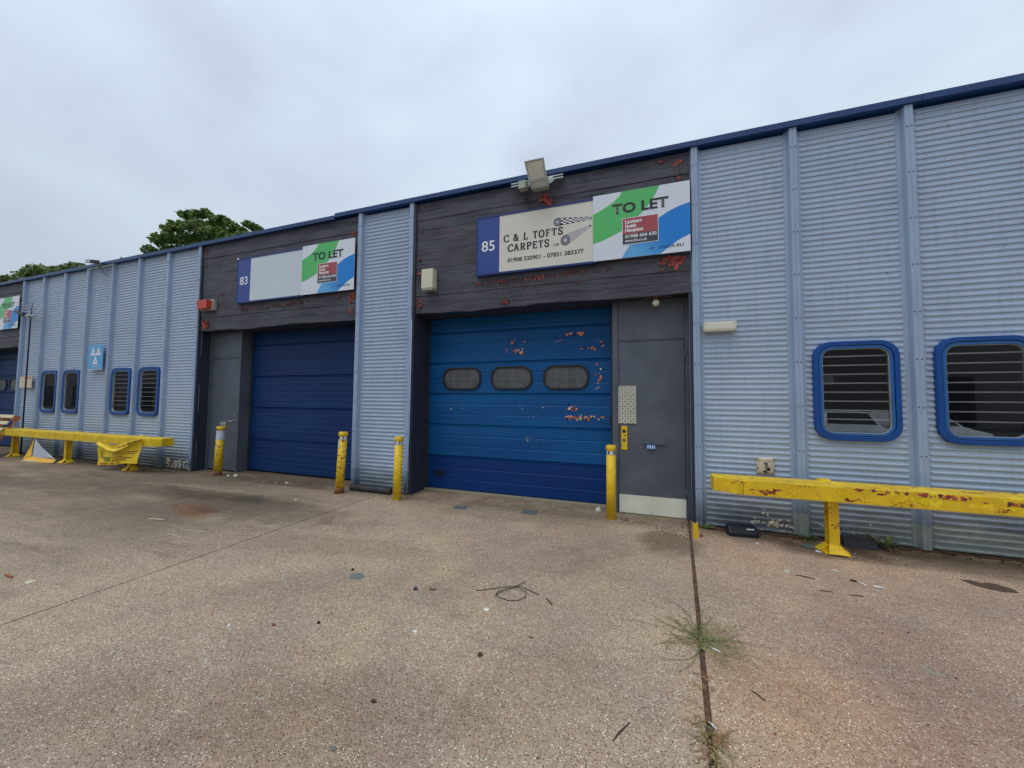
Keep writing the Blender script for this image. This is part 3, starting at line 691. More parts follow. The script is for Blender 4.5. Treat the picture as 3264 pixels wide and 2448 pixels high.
# unit 85
fascia(14.50, 19.155)
MB().box(14.46, 14.50, 0.0905, 0.62, 0.0, 3.314).build('side_reveal', M['reveal'], bld)
MB().box(19.155, 19.19, 0.0905, 0.62, 0.0, 3.314).build('side_reveal', M['reveal'], bld)
MB().box(14.47, 14.515, 0.02, 0.0902, 0.0, 5.40).build('corner_strip', M['reveal'], bld)
MB().box(19.14, 19.17, 0.02, 0.0902, 0.0, 3.30).build('corner_strip', M['reveal'], bld)
d85 = roller_door(14.50, 18.04, [0.035,0.665,1.262,1.852,2.445,3.03,3.314], [(0.33,0.005),(0.66,0.006)], M['blue85'], [15.24, 16.24, 17.24])
MB().box(14.675, 14.905, 0.567, 0.5715, 0.295, 0.365).build('pull_handle', M['black'], d85)
MB().box(14.665, 14.915, 0.556, 0.5695, 0.280, 0.293).build('pull_handle', M['blue83'], d85)
MB().box(14.50, 18.03, 0.50, 0.64, -0.02, 0.030).build('threshold', M['beige_patch'], bld, bevel=0.008)
flakes('peeling_paint', [(16.28,2.80,0.03,0.05,7,0.07),(16.37,2.62,0.09,0.05,14,0.08),(16.15,2.63,0.03,0.06,3,0.05),(16.55,2.80,0.06,0.03,5,0.05),
    (17.4,2.88,0.14,0.03,9,0.08),(17.1,2.78,0.05,0.05,4,0.03),(17.62,2.62,0.12,0.03,9,0.06),(17.86,2.70,0.03,0.1,7,0.06),(17.8,2.15,0.05,0.28,16,0.065),
    (17.45,1.44,0.22,0.05,42,0.07),(17.35,1.62,0.08,0.06,14,0.07),(17.75,1.45,0.14,0.04,12,0.055),(16.5,1.45,0.3,0.03,8,0.035),(16.9,1.62,0.5,0.05,10,0.03),(15.1,1.6,0.2,0.15,8,0.03),(16.6,1.05,0.2,0.05,9,0.035)],
    [(M['orange_flake'],8),(M['cream_flake'],3),(M['rust_flake'],1),(M['blue83'],2)], 0.568, d85, 3)
p85, a, b, yy = ped_door(18.04, 19.155, 1)
MB().box(a-0.02, a+0.27, yy-0.012, yy-0.001, 1.385, 1.975).build('checker_plate', M['tread'], p85)
mb = MB()
for i in range(7):
    for j in range(15):
        cx = a+0.0+i*0.042; cz = 1.40+j*0.038
        s_ = 1 if (i+j) % 2 else -1
        mb.obox((cx, yy-0.014, cz), (0.014, 0, 0.012*s_), (-0.004*s_, 0, 0.0045), (0,0.005,0))
mb.build('checker_plate_bars', M['kick'], p85, kind='stuff')  # paler paint on the bars stands in for the metal's glint
MB().tube([(a+0.075, yy-0.0145, 1.655),(a+0.075, yy-0.010, 1.655)], 0.013, 12).build('keyhole', M['black'], p85)
lk = MB().box(a+0.045, a+0.135, yy-0.020, yy+0.001, 0.975, 1.345).build('lock_plate', M['yellow_clean'], p85, bevel=0.003)
MB().tube([(a+0.086, yy-0.024, 1.262),(a+0.086, yy-0.018, 1.262)], 0.026, 14).build('lock_hole', M['black'], p85)
MB().tube([(a+0.084, yy-0.024, 1.125),(a+0.084, yy-0.018, 1.125)], 0.026, 14).build('lock_hole', M['brass'], p85)
mb = MB(); mb.box(a+0.085, a+0.118, yy-0.023, yy-0.019, 1.195, 1.207); mb.box(a+0.099, a+0.108, yy-0.023, yy-0.019, 1.174, 1.1945); mb.build('lock_hole', M['black'], p85)
MB().box(18.50, 18.81, yy-0.028, yy+0.001, 1.075, 1.155).build('letter_plate', M['door_grey'], p85, bevel=0.004)
mb = MB(); mb.add([(18.54,yy-0.010,1.075),(18.67,yy-0.012,1.075),(18.67,yy-0.03,1.008),(18.55,yy-0.034,1.008)],[(0,1,2,3)]); mb.k=1
for q in range(4): mb.box(18.557+q*0.03, 18.572+q*0.03, yy-0.036, yy-0.0345, 1.015, 1.065)
mb.build('leaflet', [M['sblue'], M['paper']], None, label='small blue leaflet poking out below the dark letter plate', cat='leaflet')
MB().box(a+0.012, b-0.005, yy-0.012, yy-0.001, 0.012, 0.285).build('kick_plate', M['kick'], p85)
mb = MB()
for u in (0.04, 0.5, 0.96):
    for z in (0.26, 0.03): mb.ball((a+0.012+(b-a-0.017)*u, yy-0.012, z), 0.007, 8, 4)
mb.build('screw_heads', M['rivet'], p85)
for z in (2.42, 0.35): MB().tube([(b+0.004, yy-0.014, z-0.09),(b+0.004, yy-0.014, z+0.09)], 0.009, 8).build('hinge', M['door_grey'], p85)
MB().box(a-0.012, a+0.002, yy-0.020, yy-0.0125, 0.80, 2.60).build('anti_jemmy_strip', M['door_grey'], p85)
MB().box(17.985, 18.03, 0.50, 0.56, 1.38, 1.50).build('door_lock_box', M['black'], d85)
mb = MB(); mb.tube([(14.475,0.004,3.2),(14.475,0.004,1.25),(14.478,0.0,1.1),(14.455,-0.002,0.6),(14.44,-0.004,0.3),(14.405,-0.01,0.02)], 0.011, 6); mb.build('loose_flashing', M['cap'], bld)
# unit 83 (mirror: personnel door on the left)
fascia(8.50, 13.155)
MB().box(8.425, 8.465, 0.0905, 0.62, 0.0, 3.314).build('side_reveal', M['reveal'], bld)
MB().box(13.155, 13.19, 0.0905, 0.62, 0.0, 3.314).build('side_reveal', M['reveal'], bld)
MB().box(8.46, 8.505, 0.02, 0.0902, 0.0, 5.40).build('corner_strip', M['reveal'], bld)
d83 = roller_door(9.575, 13.155, [0.03,0.765,1.515,2.255,3.0,3.314], [(i/6,0.004) for i in range(1,6)], M['blue83'])
p83, a, b, yy = ped_door(8.465, 9.56, -1)
MB().box(9.50, 9.559, 0.605, 0.62, 0.0, 3.314).build('door_frame', M['reveal'], p83)
MB().box(9.09-0.13, 9.24-0.08, yy-0.02, yy+0.001, 1.075, 1.16).build('letter_plate', M['greymetal'], p83, bevel=0.004)
mb = MB(); mb.tube([(9.40,yy,1.2),(9.40,yy-0.05,1.2),(9.28,yy-0.055,1.175),(9.24,yy-0.05,1.15)], 0.010, 8); mb.ball((9.40,yy-0.004,1.2),0.02,10,6,(1,0.4,1)); mb.build('door_handle', M['steel'], p83)
MB().ball((9.42,yy-0.003,1.335),0.019,10,6,(1,0.5,1)).build('lock_cylinder', M['steel'], p83)
MB().box(b-0.05, b+0.008, yy-0.014, yy-0.0125, 0.8, 2.6).build('anti_jemmy_strip', M['door_grey'], p83)
# unit 81 at the far left
fascia(-4.70, -0.045)
MB().box(-0.045, -0.01, 0.0905, 0.62, 0.0, 3.314).build('side_reveal', M['reveal'], bld)
MB().box(-4.78, -4.73, 0.0905, 0.62, 0.0, 3.314).build('side_reveal', M['reveal'], bld)
roller_door(-3.62, -0.045, [0.035,0.665,1.262,1.852,2.445,3.03,3.314], [(0.33,0.005),(0.66,0.006)], M['blue83'], [-0.85, -1.85, -2.85])
ped_door(-4.73, -3.635, -1)
# peeling paint on the fascias
RED = [(M['red_primer'],4),(M['dark_flake'],3),(M['rust_flake'],3)]
DRK = [(M['dark_flake'],4),(M['rust_flake'],6),(M['red_primer'],2)]
flakes('peeling_paint', [(19.03,5.26,0.05,0.05,7,0.10),(19.0,5.1,0.03,0.12,9,0.07),(19.06,4.97,0.03,0.04,4,0.06),(18.85,5.33,0.12,0.03,8,0.07),
    (18.92,3.80,0.16,0.07,70,0.08),(18.9,3.7,0.14,0.08,14,0.05),(17.05,5.03,0.10,0.10,18,0.09),(16.98,5.08,0.10,0.06,18,0.09),(17.10,4.92,0.06,0.05,10,0.09),
    (14.62,4.86,0.03,0.06,5,0.08),(14.6,4.2,0.04,0.35,22,0.06),(14.58,4.05,0.03,0.08,5,0.09),(14.62,3.5,0.05,0.14,18,0.09),(14.6,3.35,0.03,0.03,4,0.05),(16.30,3.405,0.07,0.03,14,0.08),(16.05,3.43,0.03,0.02,3,0.05)], RED, 0.047, bld, 5)
flakes('peeling_paint', [(16.6,3.76,0.85,0.035,120,0.06),(17.2,3.78,0.45,0.03,60,0.06),(16.2,3.70,0.5,0.05,50,0.04),(16.9,3.6,0.7,0.06,30,0.035),(17.8,3.78,0.25,0.06,22,0.04),(15.2,4.78,0.3,0.05,18,0.03),
    (15.5,4.35,0.6,0.2,16,0.03),(17.9,5.3,0.9,0.025,40,0.035),(15.3,5.33,0.9,0.02,26,0.035),(18.9,3.45,0.2,0.05,5,0.03),(16.5,3.45,0.6,0.06,14,0.03)], DRK, 0.0465, bld, 6)
flakes('peeling_paint', [(8.62,5.2,0.05,0.12,12,0.09),(8.6,4.95,0.04,0.1,7,0.06),(8.68,3.5,0.1,0.12,26,0.10),(13.05,5.02,0.06,0.10,16,0.09),(12.9,5.3,0.2,0.03,10,0.06),(13.02,3.72,0.06,0.10,26,0.09),(12.6,3.82,0.18,0.03,9,0.05),(13.02,3.5,0.05,0.1,8,0.06)], RED, 0.047, bld, 8)
flakes('peeling_paint', [(10.8,3.74,0.95,0.05,110,0.07),(11.6,3.77,0.3,0.03,30,0.06),(9.2,4.15,0.2,0.04,10,0.06),(11.7,3.5,0.4,0.08,22,0.05),(12.7,4.98,0.4,0.04,16,0.05),(10.2,5.2,1.4,0.08,16,0.04)], DRK, 0.0465, bld, 9)
flakes('peeling_paint', [(-0.2,3.7,0.08,0.3,16,0.08)], DRK, 0.0465, bld, 10)
def patch(P, y, mat): y += 0.045; MB().plate([(a, b) for a, b in P], y, y+0.001).build('bare_primer_patch', mat, bld)
patch([(18.78,3.845),(18.86,3.85),(18.95,3.86),(19.05,3.862),(19.065,3.79),(19.06,3.74),(19.0,3.725),(18.985,3.66),(18.94,3.655),(18.95,3.73),(18.90,3.76),(18.86,3.755),(18.86,3.80),(18.80,3.81)], -0.0035, M['red_primer'])
patch([(16.90,5.07),(16.98,5.09),(17.02,5.16),(17.06,5.12),(17.04,5.04),(17.09,4.99),(17.11,4.93),(17.03,4.95),(17.0,5.02),(16.93,5.03)], -0.0075, M['red_primer'])
patch([(16.23,3.40),(16.27,3.43),(16.35,3.435),(16.37,3.40),(16.33,3.37),(16.25,3.375)], 0.0065, M['red_primer'])
patch([(8.55,3.52),(8.62,3.60),(8.68,3.55),(8.72,3.42),(8.66,3.36),(8.58,3.38)], 0.001, M['red_primer'])
patch([(13.0,3.84),(13.08,3.86),(13.09,3.74),(13.05,3.66),(12.99,3.74)], -0.0035, M['red_primer'])
# white and bare chips on the lowest cladding ribs
CH = [(M['white_scrap'],4),(M['cream_flake'],4),(M['greyplate'],2)]
flakes('flaking_coating', [(7.9,0.13,0.42,0.12,70,0.11),(7.7,0.45,0.15,0.05,6,0.04),(20.15,0.14,0.3,0.06,60,0.06),(19.95,0.26,0.15,0.05,5,0.04),(20.7,0.16,0.2,0.05,10,0.035),(21.2,0.26,0.15,0.05,9,0.03),(20.9,0.1,0.3,0.03,16,0.04)], CH, YP-0.019, bld, 11, 0.25)

# ------------------------------------------------------------------ signs
def unit_sign(x, num, face, label, w):
    s = thing('unit_sign', label, 'sign', (x, -0.022, 3.87))
    F = 0.032; Hs = 1.035
    MB().box(0, w, 0, 0.02, 0, F).build('sign_frame', M['framenavy'], s); MB().box(0, w, 0, 0.02, Hs-F, Hs).build('sign_frame', M['framenavy'], s)
    MB().box(0, 0.02, 0.001, 0.019, F, Hs-F).build('sign_frame', M['framenavy'], s)
    MB().box(0.02, 0.428, 0.006, 0.012, F, Hs-F).build('number_panel', M['signblue'], s)
    MB().box(0.428, w, 0.007, 0.012, F, Hs-F).build('sign_face', face, s)
    MB().box(0.004, w-0.004, 0.0205, 0.068, 0.004, Hs-0.004).build('backing_board', M['framenavy'], s)
    text(num, 0.10, 0.345, 0.418, 0.602, 0.0045, M['white'], s, bold=0.012)
    return s
s85 = unit_sign(15.78, '85', M['cream'], 'cream carpet shop sign with navy panel reading 85', 2.06)
serif('C & L TOFTS', 0.506, 1.524, 0.530, 0.652, 0.006, M['ink'], s85)
serif('CARPETS', 0.582, 1.300, 0.360, 0.482, 0.006, M['ink'], s85, sp=0.1)
serif('Ltd', 1.368, 1.455, 0.356, 0.405, 0.006, M['ink'], s85)
text('01908 520901 - 07831 383377', 0.58, 1.856, 0.176, 0.250, 0.006, M['ink'], s85, bold=0.03)
def carpet_roll(cx, cz, r, P, mats, name):
    """printed roll of carpet: outline plus pattern as flat shapes; P = (far end x, z, far radius)"""
    fx, fz, fr = P; mb = MB(); ax = Vector((fx-cx, fz-cz)); L_ = ax.length; t = ax/L_; n = Vector((-t.y, t.x))
    def strip(a0, a1, w0, w1, y, k):   # across from w0..w1 (fraction of half width), along a0..a1
        q = []
        for aa, ww in ((a0,w0),(a1,w0),(a1,w1),(a0,w1)):
            p = Vector((cx,cz))+t*L_*aa+n*(r+(fr-r)*aa)*ww; q.append((p.x, y, p.y))
        mb.k = k; mb.add(q, [(0,1,2,3)])
    def disc(x_, z_, rad, y, k, sq=0.9):
        mb.k = k; vs = [(x_+rad*sq*math.cos(6.283*i/20), y, z_+rad*math.sin(6.283*i/20)) for i in range(20)]; mb.add(vs, [tuple(range(20))])
    strip(0, 1, -1.1, 1.1, 0.0063, 0); disc(fx, fz, fr*1.15, 0.0063, 0)
    return mb, strip, disc
for args, pat in (((1.433, 0.744, 0.062, (1.96, 0.728, 0.020)), 'check'), ((1.562, 0.428, 0.076, (1.955, 0.602, 0.016)), 'stripe')):
    mb, strip, disc = carpet_roll(*args, None, pat)
    if pat == 'check':
        for i in range(11):
            for j in range(4):
                if (i+j) % 2: strip(0.1+i*0.083, 0.1+(i+1)*0.083, -0.95+j*0.475, -0.95+(j+1)*0.475, 0.0056, 1)
    else:
        for j, k in enumerate((1,2,1,3,1,2,1,3,1)): strip(0.08, 0.98, -0.95+j*0.211, -0.95+(j+1)*0.211, 0.0056, k)
    cx, cz, r = args[0], args[1], args[2]
    disc(cx, cz, r*1.12, 0.0052, 0); disc(cx, cz, r*0.98, 0.0046, 4); disc(cx, cz, r*0.25, 0.0040, 1)
    mb.build('carpet_roll_print', [M['ink'], M['white'], M['maroon'], M['navyink'], M['motgrey']], s85)
s83 = unit_sign(9.79, '83', M['paleblue'], 'long blank pale sign with navy panel reading 83', 2.06)
MB().box(0.0, 0.05, -0.004, -0.001, 1.012, 1.05).build('torn_corner', M['white'], s83)

def to_let(x, label):
    s = thing('to_let_sign', label, 'sign', (x, -0.036, 3.888), 'white green and blue to let boards')
    MB().box(0, 1.372, 0, 0.006, 0, 1.036).build('board', M['white_sign'], s)
    MB().box(0.3, 0.34, 0.0065, 0.012, 0.02, 1.0).build('batten', M['steel'], s)
    MB().box(1.0, 1.04, 0.0065, 0.012, 0.02, 1.0).build('batten', M['steel'], s)
    def shape(P, y, mat, name): MB().plate(P, y, y+0.0006).build(name, mat, s)
    shape([(0.428,1.035),(0.405,0.978),(0.345,0.924),(0.253,0.86),(0.138,0.798),(0.0,0.742),(0.0,0.275),(0.137,0.305),(0.29,0.364),(0.433,0.427),(0.552,0.508),(0.662,0.609),(0.742,0.69),(0.821,0.778),(0.908,0.911),(0.968,1.035)][::-1], -0.0010, M['green'], 'green_swoosh')
    shape([(1.371,0.714),(1.224,0.678),(1.087,0.625),(0.947,0.544),(0.876,0.489),(0.769,0.42),(0.66,0.335),(0.557,0.208),(0.483,0.1),(0.426,0.001),(0.968,0.001),(1.054,0.065),(1.15,0.136),(1.253,0.197),(1.371,0.244)], -0.0012, M['sblue'], 'blue_swoosh')
    MB().box(0.434, 0.948, -0.0030, -0.0020, 0.200, 0.612).build('agent_panel', M['white'], s)
    MB().box(0.442, 0.940, -0.0042, -0.0032, 0.362, 0.604).build('agent_panel', M['maroon'], s)
    MB().box(0.442, 0.940, -0.0042, -0.0032, 0.208, 0.3615).build('agent_panel', M['charcoal'], s)
    text('TO LET', 0.291, 1.086, 0.692, 0.852, -0.0048, M['ink'], s, bold=0.028)
    y = -0.0056
    text('Lambert', 0.478, 0.719, 0.522, 0.580, y, M['white'], s, bold=0.035)
    text('Smith', 0.478, 0.639, 0.455, 0.511, y, M['white'], s, bold=0.035)
    text('Hampton', 0.478, 0.735, 0.372, 0.448, y, M['white'], s, bold=0.035)
    text('01908 604 630', 0.478, 0.922, 0.296, 0.350, y, M['white'], s, bold=0.02)
    text('www.lsh.co.uk', 0.475, 0.789, 0.236, 0.281, y, M['white'], s, bold=0.012)
    text('LOGICOR', 0.938, 1.165, 0.082, 0.128, -0.0036, M['navyink'], s, bold=0.012)
    text('.EU', 1.170, 1.285, 0.084, 0.124, -0.0036, M['charcoal'], s, bold=0.015)
    mb = MB()
    for p, q in (((0.82,0.088),(0.852,0.103)),((0.894,0.112),(0.852,0.103)),((0.848,0.136),(0.852,0.103)),((0.866,0.066),(0.852,0.103))):
        mb.tube([(p[0],-0.0038,p[1]),(q[0],-0.0038,q[1])], 0.0016, 5); mb.ball((p[0],-0.0038,p[1]), 0.005, 6, 4, (1,0.2,1))
    mb.build('logo_mark', M['navyink'], s)
    return s
to_let(17.782, 'to let board overlapping the cream carpet shop sign')
to_let(11.772, 'to let board overlapping the blank sign of unit 83')
to_let(-1.455, 'to let board at the far left edge above the third roller door')
# light blue three triangle sign
s = thing('testing_station_sign', 'light blue sign with three white triangles on the left wall', 'sign', (4.0, -0.03, 2.475))
MB().box(0, 0.70, 0, 0.006, 0, 0.68).build('board', M['motblue'], s)
MB().box(0.0, 0.70, -0.002, -0.0005, 0.0, 0.012).build('board_edge', M['white'], s)
def tri(cx, cz, w, h):
    a, b, c = Vector((cx-w/2,cz)), Vector((cx+w/2,cz)), Vector((cx,cz+h)); m = Vector((cx, cz+h*0.36))
    A = [(p.x,p.y) for p in (a,b,c)]; B = [((m+(p-m)*0.34).x,(m+(p-m)*0.34).y) for p in (a,b,c)]
    return A, B
mb = MB()
for (cx, cz) in ((0.225,0.395),(0.475,0.395),(0.35,0.155)):
    A, B = tri(cx, cz, 0.245, 0.235); mb.ring(A, B, -0.003, -0.001)
mb.build('triangle_symbol', M['white'], s)
mb = MB(); mb.box(0.13,0.57,-0.002,-0.0005,0.108,0.120); mb.box(0.2,0.5,-0.002,-0.0005,0.07,0.082); mb.build('small_print', M['paleblue'], s)
# cream sign behind the lamp pole
s = thing('notice_board', 'faded cream and orange notice on the wall behind the black lamp pole', 'notice', (0.24, -0.012, 1.995))
MB().box(0, 0.74, 0, 0.006, 0, 0.345).build('board', M['cream_flake'], s)
mb = MB()
for k in range(4): mb.box(0.08, 0.62-0.05*(k%2), -0.002, -0.0005, 0.06+0.06*k, 0.085+0.06*k)
mb.build('faded_print', M['cream_plastic'], s)
MB().box(0.28, 0.66, -0.003, -0.0022, 0.275, 0.325).build('faded_header', M['orange_flake'], s)
# access hatch plate on the right-hand wall
s = thing('pipe_cover_plate', 'small cream plate with black marks fixed low on the ribbed wall above yellow rail', 'plate', (19.93, 0.05, 0.775))
mb = MB(); P = []
nz = 8
for i in range(nz+1): mb.v += [(0,0.006*math.sin(i*2.4),0.215*i/nz),(0.205,0.006*math.sin(i*2.4),0.215*i/nz),(0.205,0.03,0.215*i/nz),(0,0.03,0.215*i/nz)]
for i in range(nz):
    for k in range(4): mb.f.append([i*4+k,i*4+(k+1)%4,(i+1)*4+(k+1)%4,(i+1)*4+k]); mb.mi.append(0); mb.sm.append(True)
mb.f += [[0,1,2,3],[nz*4+3,nz*4+2,nz*4+1,nz*4]]; mb.mi += [0,0]; mb.sm += [False]*2
mb.build('plate', M['cream_flake'], s)
mb = MB(); mb.tube([(0.09,-0.012,0.13),(0.095,-0.014,0.155),(0.115,-0.014,0.15),(0.118,-0.014,0.125),(0.1,-0.014,0.10),(0.12,-0.014,0.06),(0.085,-0.014,0.04),(0.12,-0.014,0.02)], 0.007, 6)
mb.ball((0.135,-0.012,0.07),0.018,8,5,(1,0.5,1.3)); mb.ball((0.085,-0.012,0.035),0.016,8,5,(1,0.5,1))
for q in ((0.01,0.2),(0.195,0.2),(0.01,0.075),(0.2,0.06)): mb.ball((q[0],-0.006,q[1]),0.009,8,5,(1.2,0.5,1))
mb.build('pipe_stub', M['black'], s)

# ------------------------------------------------------------------ lights and boxes on the wall
fl = thing('floodlight', 'large grey floodlight on a bracket at the roof edge over the carpet sign', 'floodlight', (16.95, -0.05, 5.33))
o = Vector((16.95, -0.05, 5.33))
def loc_(pts): return [tuple(Vector(p)-o) for p in pts]
tl, tr_, bl, br = (16.768,-.40,5.472),(17.075,-.40,5.472),(16.832,-.34,5.165),(17.115,-.34,5.165)
kl, kr = (16.852,-.30,5.072),(17.142,-.30,5.072)
mb = MB()
mb.hexa(loc_([bl, br, (17.09,-.13,5.20), (16.83,-.13,5.20), tl, tr_, (17.04,-.20,5.47), (16.79,-.20,5.47)]))
mb.hexa(loc_([kl, kr, (17.10,-.12,5.12), (16.85,-.12,5.12), (16.832,-.338,5.163), (17.115,-.338,5.163), (17.088,-.132,5.198), (16.832,-.132,5.198)]))
mb.build('lamp_housing', M['greymetal'], fl, bevel=0.006)
A_, B_, C_, D_ = [Vector(p)-o for p in (tl, tr_, br, bl)]
nrm = (B_-A_).cross(C_-A_).normalized(); nrm = nrm if nrm.y < 0 else -nrm
def q4(f, off): c = (A_+B_+C_+D_)/4; return [c+(p-c)*f+nrm*off for p in (A_,B_,C_,D_)]
mb = MB(); a4, b4, c4 = q4(1.03,0.004), q4(0.86,0.004), q4(0.86,-0.012)
a5 = q4(1.03,-0.01)
mb.v = [tuple(p) for p in a4+b4+c4+a5]
for i in range(4):
    j=(i+1)%4; mb.f += [[i,j,4+j,4+i],[4+i,4+j,8+j,8+i],[12+i,12+j,j,i]]; mb.mi += [0]*3; mb.sm += [False]*3
mb.build('lamp_bezel', M['greymetal'], fl)
mb = MB(); a6, b6 = q4(0.90,0.0045), q4(0.86,0.0048); mb.v = [tuple(p) for p in a6+b6]
for i in range(4): mb.f.append([i,(i+1)%4,4+(i+1)%4,4+i]); mb.mi.append(0); mb.sm.append(False)
mb.build('lamp_seal', M['black'], fl)
mb = MB(); g4 = q4(0.86, 0.002); mb.v = [tuple(p) for p in g4]; mb.f = [[0,1,2,3]]; mb.mi=[0]; mb.sm=[False]; mb.build('lamp_glass', M['lampglass'], fl)
mb = MB(); mb.hexa([tuple(p) for p in q4(0.5,0.0005)+q4(0.5,0.0045)]); 
mb = MB()
for zz in (5.365, 5.318): mb.box(16.43-o.x, 17.31-o.x, -0.02, 0.02, zz-0.008-o.z, zz+0.008-o.z)
mb.box(16.43-o.x, 17.31-o.x, 0.021, 0.025, 5.31-o.z, 5.372-o.z)
for bx_ in (16.5, 17.22): mb.box(bx_-o.x, bx_+0.04-o.x, 0.0255, 0.10, 5.32-o.z, 5.36-o.z)
mb.build('mounting_channel', M['steel'], fl)
MB().box(16.60-o.x, 16.73-o.x, -0.15, -0.03, 5.13+0.05-o.z, 5.26+0.05-o.z).build('junction_box', M['greymetal'], fl, bevel=0.01)
MB().tube([(16.71-o.x,-0.10,-0.12),(16.84-o.x,-0.12,-0.10)], 0.018, 8).build('cable_gland', M['greymetal'], fl)
MB().hexa(loc_([(17.08,-.12,5.22),(17.12,-.12,5.22),(17.17,-.06,5.30),(17.12,-.06,5.30),(17.07,-.12,5.29),(17.10,-.12,5.29),(17.15,-.06,5.38),(17.10,-.06,5.38)])).build('bracket', M['greymetal'], fl)
mb = MB(); mb.tube([(16.63-o.x,-0.05,-0.13),(16.64-o.x,-0.02,-0.24),(16.70-o.x,0.0,-0.32),(16.80-o.x,0.02,-0.36),(16.90-o.x,0.025,-0.33),(16.98-o.x,0.03,-0.33),(17.02-o.x,0.04,-0.37)], 0.007, 6)
mb.tube([(16.69-o.x,-0.05,-0.13),(16.69-o.x,-0.01,-0.24),(16.74-o.x,0.01,-0.34)], 0.012, 6)
mb.build('cable', M['cable'], fl)
# small floodlight over the left wall
fs = thing('floodlight', 'small black floodlight on the left roof edge above the triangle sign', 'floodlight', (4.5, -0.06, 5.36))
MB().hexa([(-0.33,-0.22,0.03),(-0.05,-0.22,-0.02),(-0.05,-0.05,0.02),(-0.33,-0.05,0.06),(-0.36,-0.20,0.13),(-0.08,-0.20,0.09),(-0.08,-0.03,0.13),(-0.36,-0.03,0.16)]).build('lamp_housing', M['black'], fs, bevel=0.008)
MB().hexa([(-0.30,-0.226,0.04),(-0.09,-0.226,0.0),(-0.09,-0.222,0.0),(-0.30,-0.222,0.04),(-0.32,-0.212,0.11),(-0.12,-0.212,0.08),(-0.12,-0.208,0.08),(-0.32,-0.208,0.11)]).build('lamp_glass', M['greymetal'], fs)
mb = MB(); mb.box(-0.75, 0.5, -0.01, 0.03, -0.05, -0.03); mb.box(-0.22,-0.14,-0.06,0.0,-0.03,0.03); mb.build('mounting_channel', M['greymetal'], fs)
MB().tube([(-0.15,-0.02,0.0),(-0.1,0.0,-0.1),(0.0,0.02,-0.2),(0.12,0.05,-0.28)], 0.008, 6).build('cable', M['cable'], fs)
# alarm boxes
s = thing('alarm_box', 'cream alarm box on dark fascia left of the carpet sign', 'alarm box', (14.73, -0.10, 3.70))
MB().box(0, 0.235, 0, 0.15, 0.03, 0.385).build('cover', M['cream_plastic'], s, bevel=0.012)
MB().box(0.01, 0.225, 0.01, 0.155, 0.0, 0.028).build('base', M['greymetal'], s)
s = thing('alarm_box', 'red alarm box on dark fascia above the left personnel door', 'alarm box', (8.61, -0.13, 3.81))
mb = MB(); mb.hexa([(0.02,0.02,0.0),(0.37,0.0,0.0),(0.37,0.10,0.0),(0.02,0.10,0.0),(0.0,0.0,0.2),(0.39,-0.02,0.2),(0.39,0.10,0.2),(0.0,0.10,0.2)]); mb.build('cover', M['red_plastic'], s, bevel=0.012)
MB().box(-0.01, 0.44, 0.101, 0.18, -0.02, 0.23).build('base', M['greymetal'], s, bevel=0.01)
s = thing('bulkhead_light', 'cream bulkhead light on ribbed wall right of the grey door', 'wall light', (19.305, -0.02, 2.712))
MB().box(0, 0.41, 0, 0.07, 0, 0.135).build('cover', M['cream_plastic'], s, bevel=0.02)
mb = MB(); mb.box(0.045, 0.365, -0.004, 0.002, 0.03, 0.105); mb.build('diffuser', M['cream'], s, bevel=0.003)
mb = MB()
for q in ((0.025,0.11),(0.385,0.11),(0.025,0.025),(0.385,0.025)): mb.ball((q[0],-0.001,q[1]),0.006,6,4)
mb.build('screw_heads', M['rivet'], s)
s = thing('dome_light', 'small round white dome light under the fascia over the grey door', 'wall light', (18.69, 0.17, 3.22))
MB().ball((0,0,0), 0.052, 16, 10).build('dome', M['cream'], s)
mb = MB(); mb.tube([(0,0,0.05),(0,0,0.09)], 0.02, 8); mb.box(-0.035,0.035,-0.02,0.02,0.085,0.098); mb.build('base', M['brass'], s)
MB().tube([(-0.19,-0.01,0.068),(0.0,-0.005,0.078),(0.22,0.0,0.088)], 0.005, 6).build('bar', M['brass'], s)
# lamp pole and aerial at the far left
s = thing('lamp_pole', 'thin black lamp pole against the left wall behind the yellow rail', 'lamp post', (1.0, -0.13, 0))
MB().tube([(0,0,0),(0,0,4.06),(-0.02,0,4.13),(-0.12,0,4.16)], 0.019, 10).build('pole', M['black_pole'], s)
MB().hexa([(-0.92,-0.06,4.36),(-0.3,-0.08,4.17),(-0.3,0.08,4.17),(-0.92,0.04,4.36),(-0.92,-0.04,4.40),(-0.3,-0.06,4.27),(-0.3,0.06,4.27),(-0.92,0.04,4.40)]).build('lamp_head', M['black'], s, bevel=0.01)
MB().tube([(-0.12,0,4.16),(-0.34,0,4.21)], 0.03, 8).build('arm', M['greymetal'], s)
s = thing('tv_aerial', 'silver tv aerial with thin rods above the black lamp pole', 'aerial', (0.92, -0.10, 4.2))
MB().tube([(0,0,0.0),(0.03,0,0.38)], 0.014, 8).build('mast', M['greyplate'], s)
MB().tube([(-0.3,0,0.06),(0.15,0,-0.05)], 0.03, 8).build('boom', M['greymetal'], s)
for k in range(5):
    MB().tube([(-1.0+0.12*k,-0.02,0.48-0.10*k),(-0.35+0.1*k,0.0,0.40-0.10*k)], 0.009, 5).build('rod', M['steel'], s)
    MB().tube([(0.12,-0.02,0.32-0.10*k),(0.75,0.0,0.22-0.10*k)], 0.009, 5).build('rod', M['steel'], s)

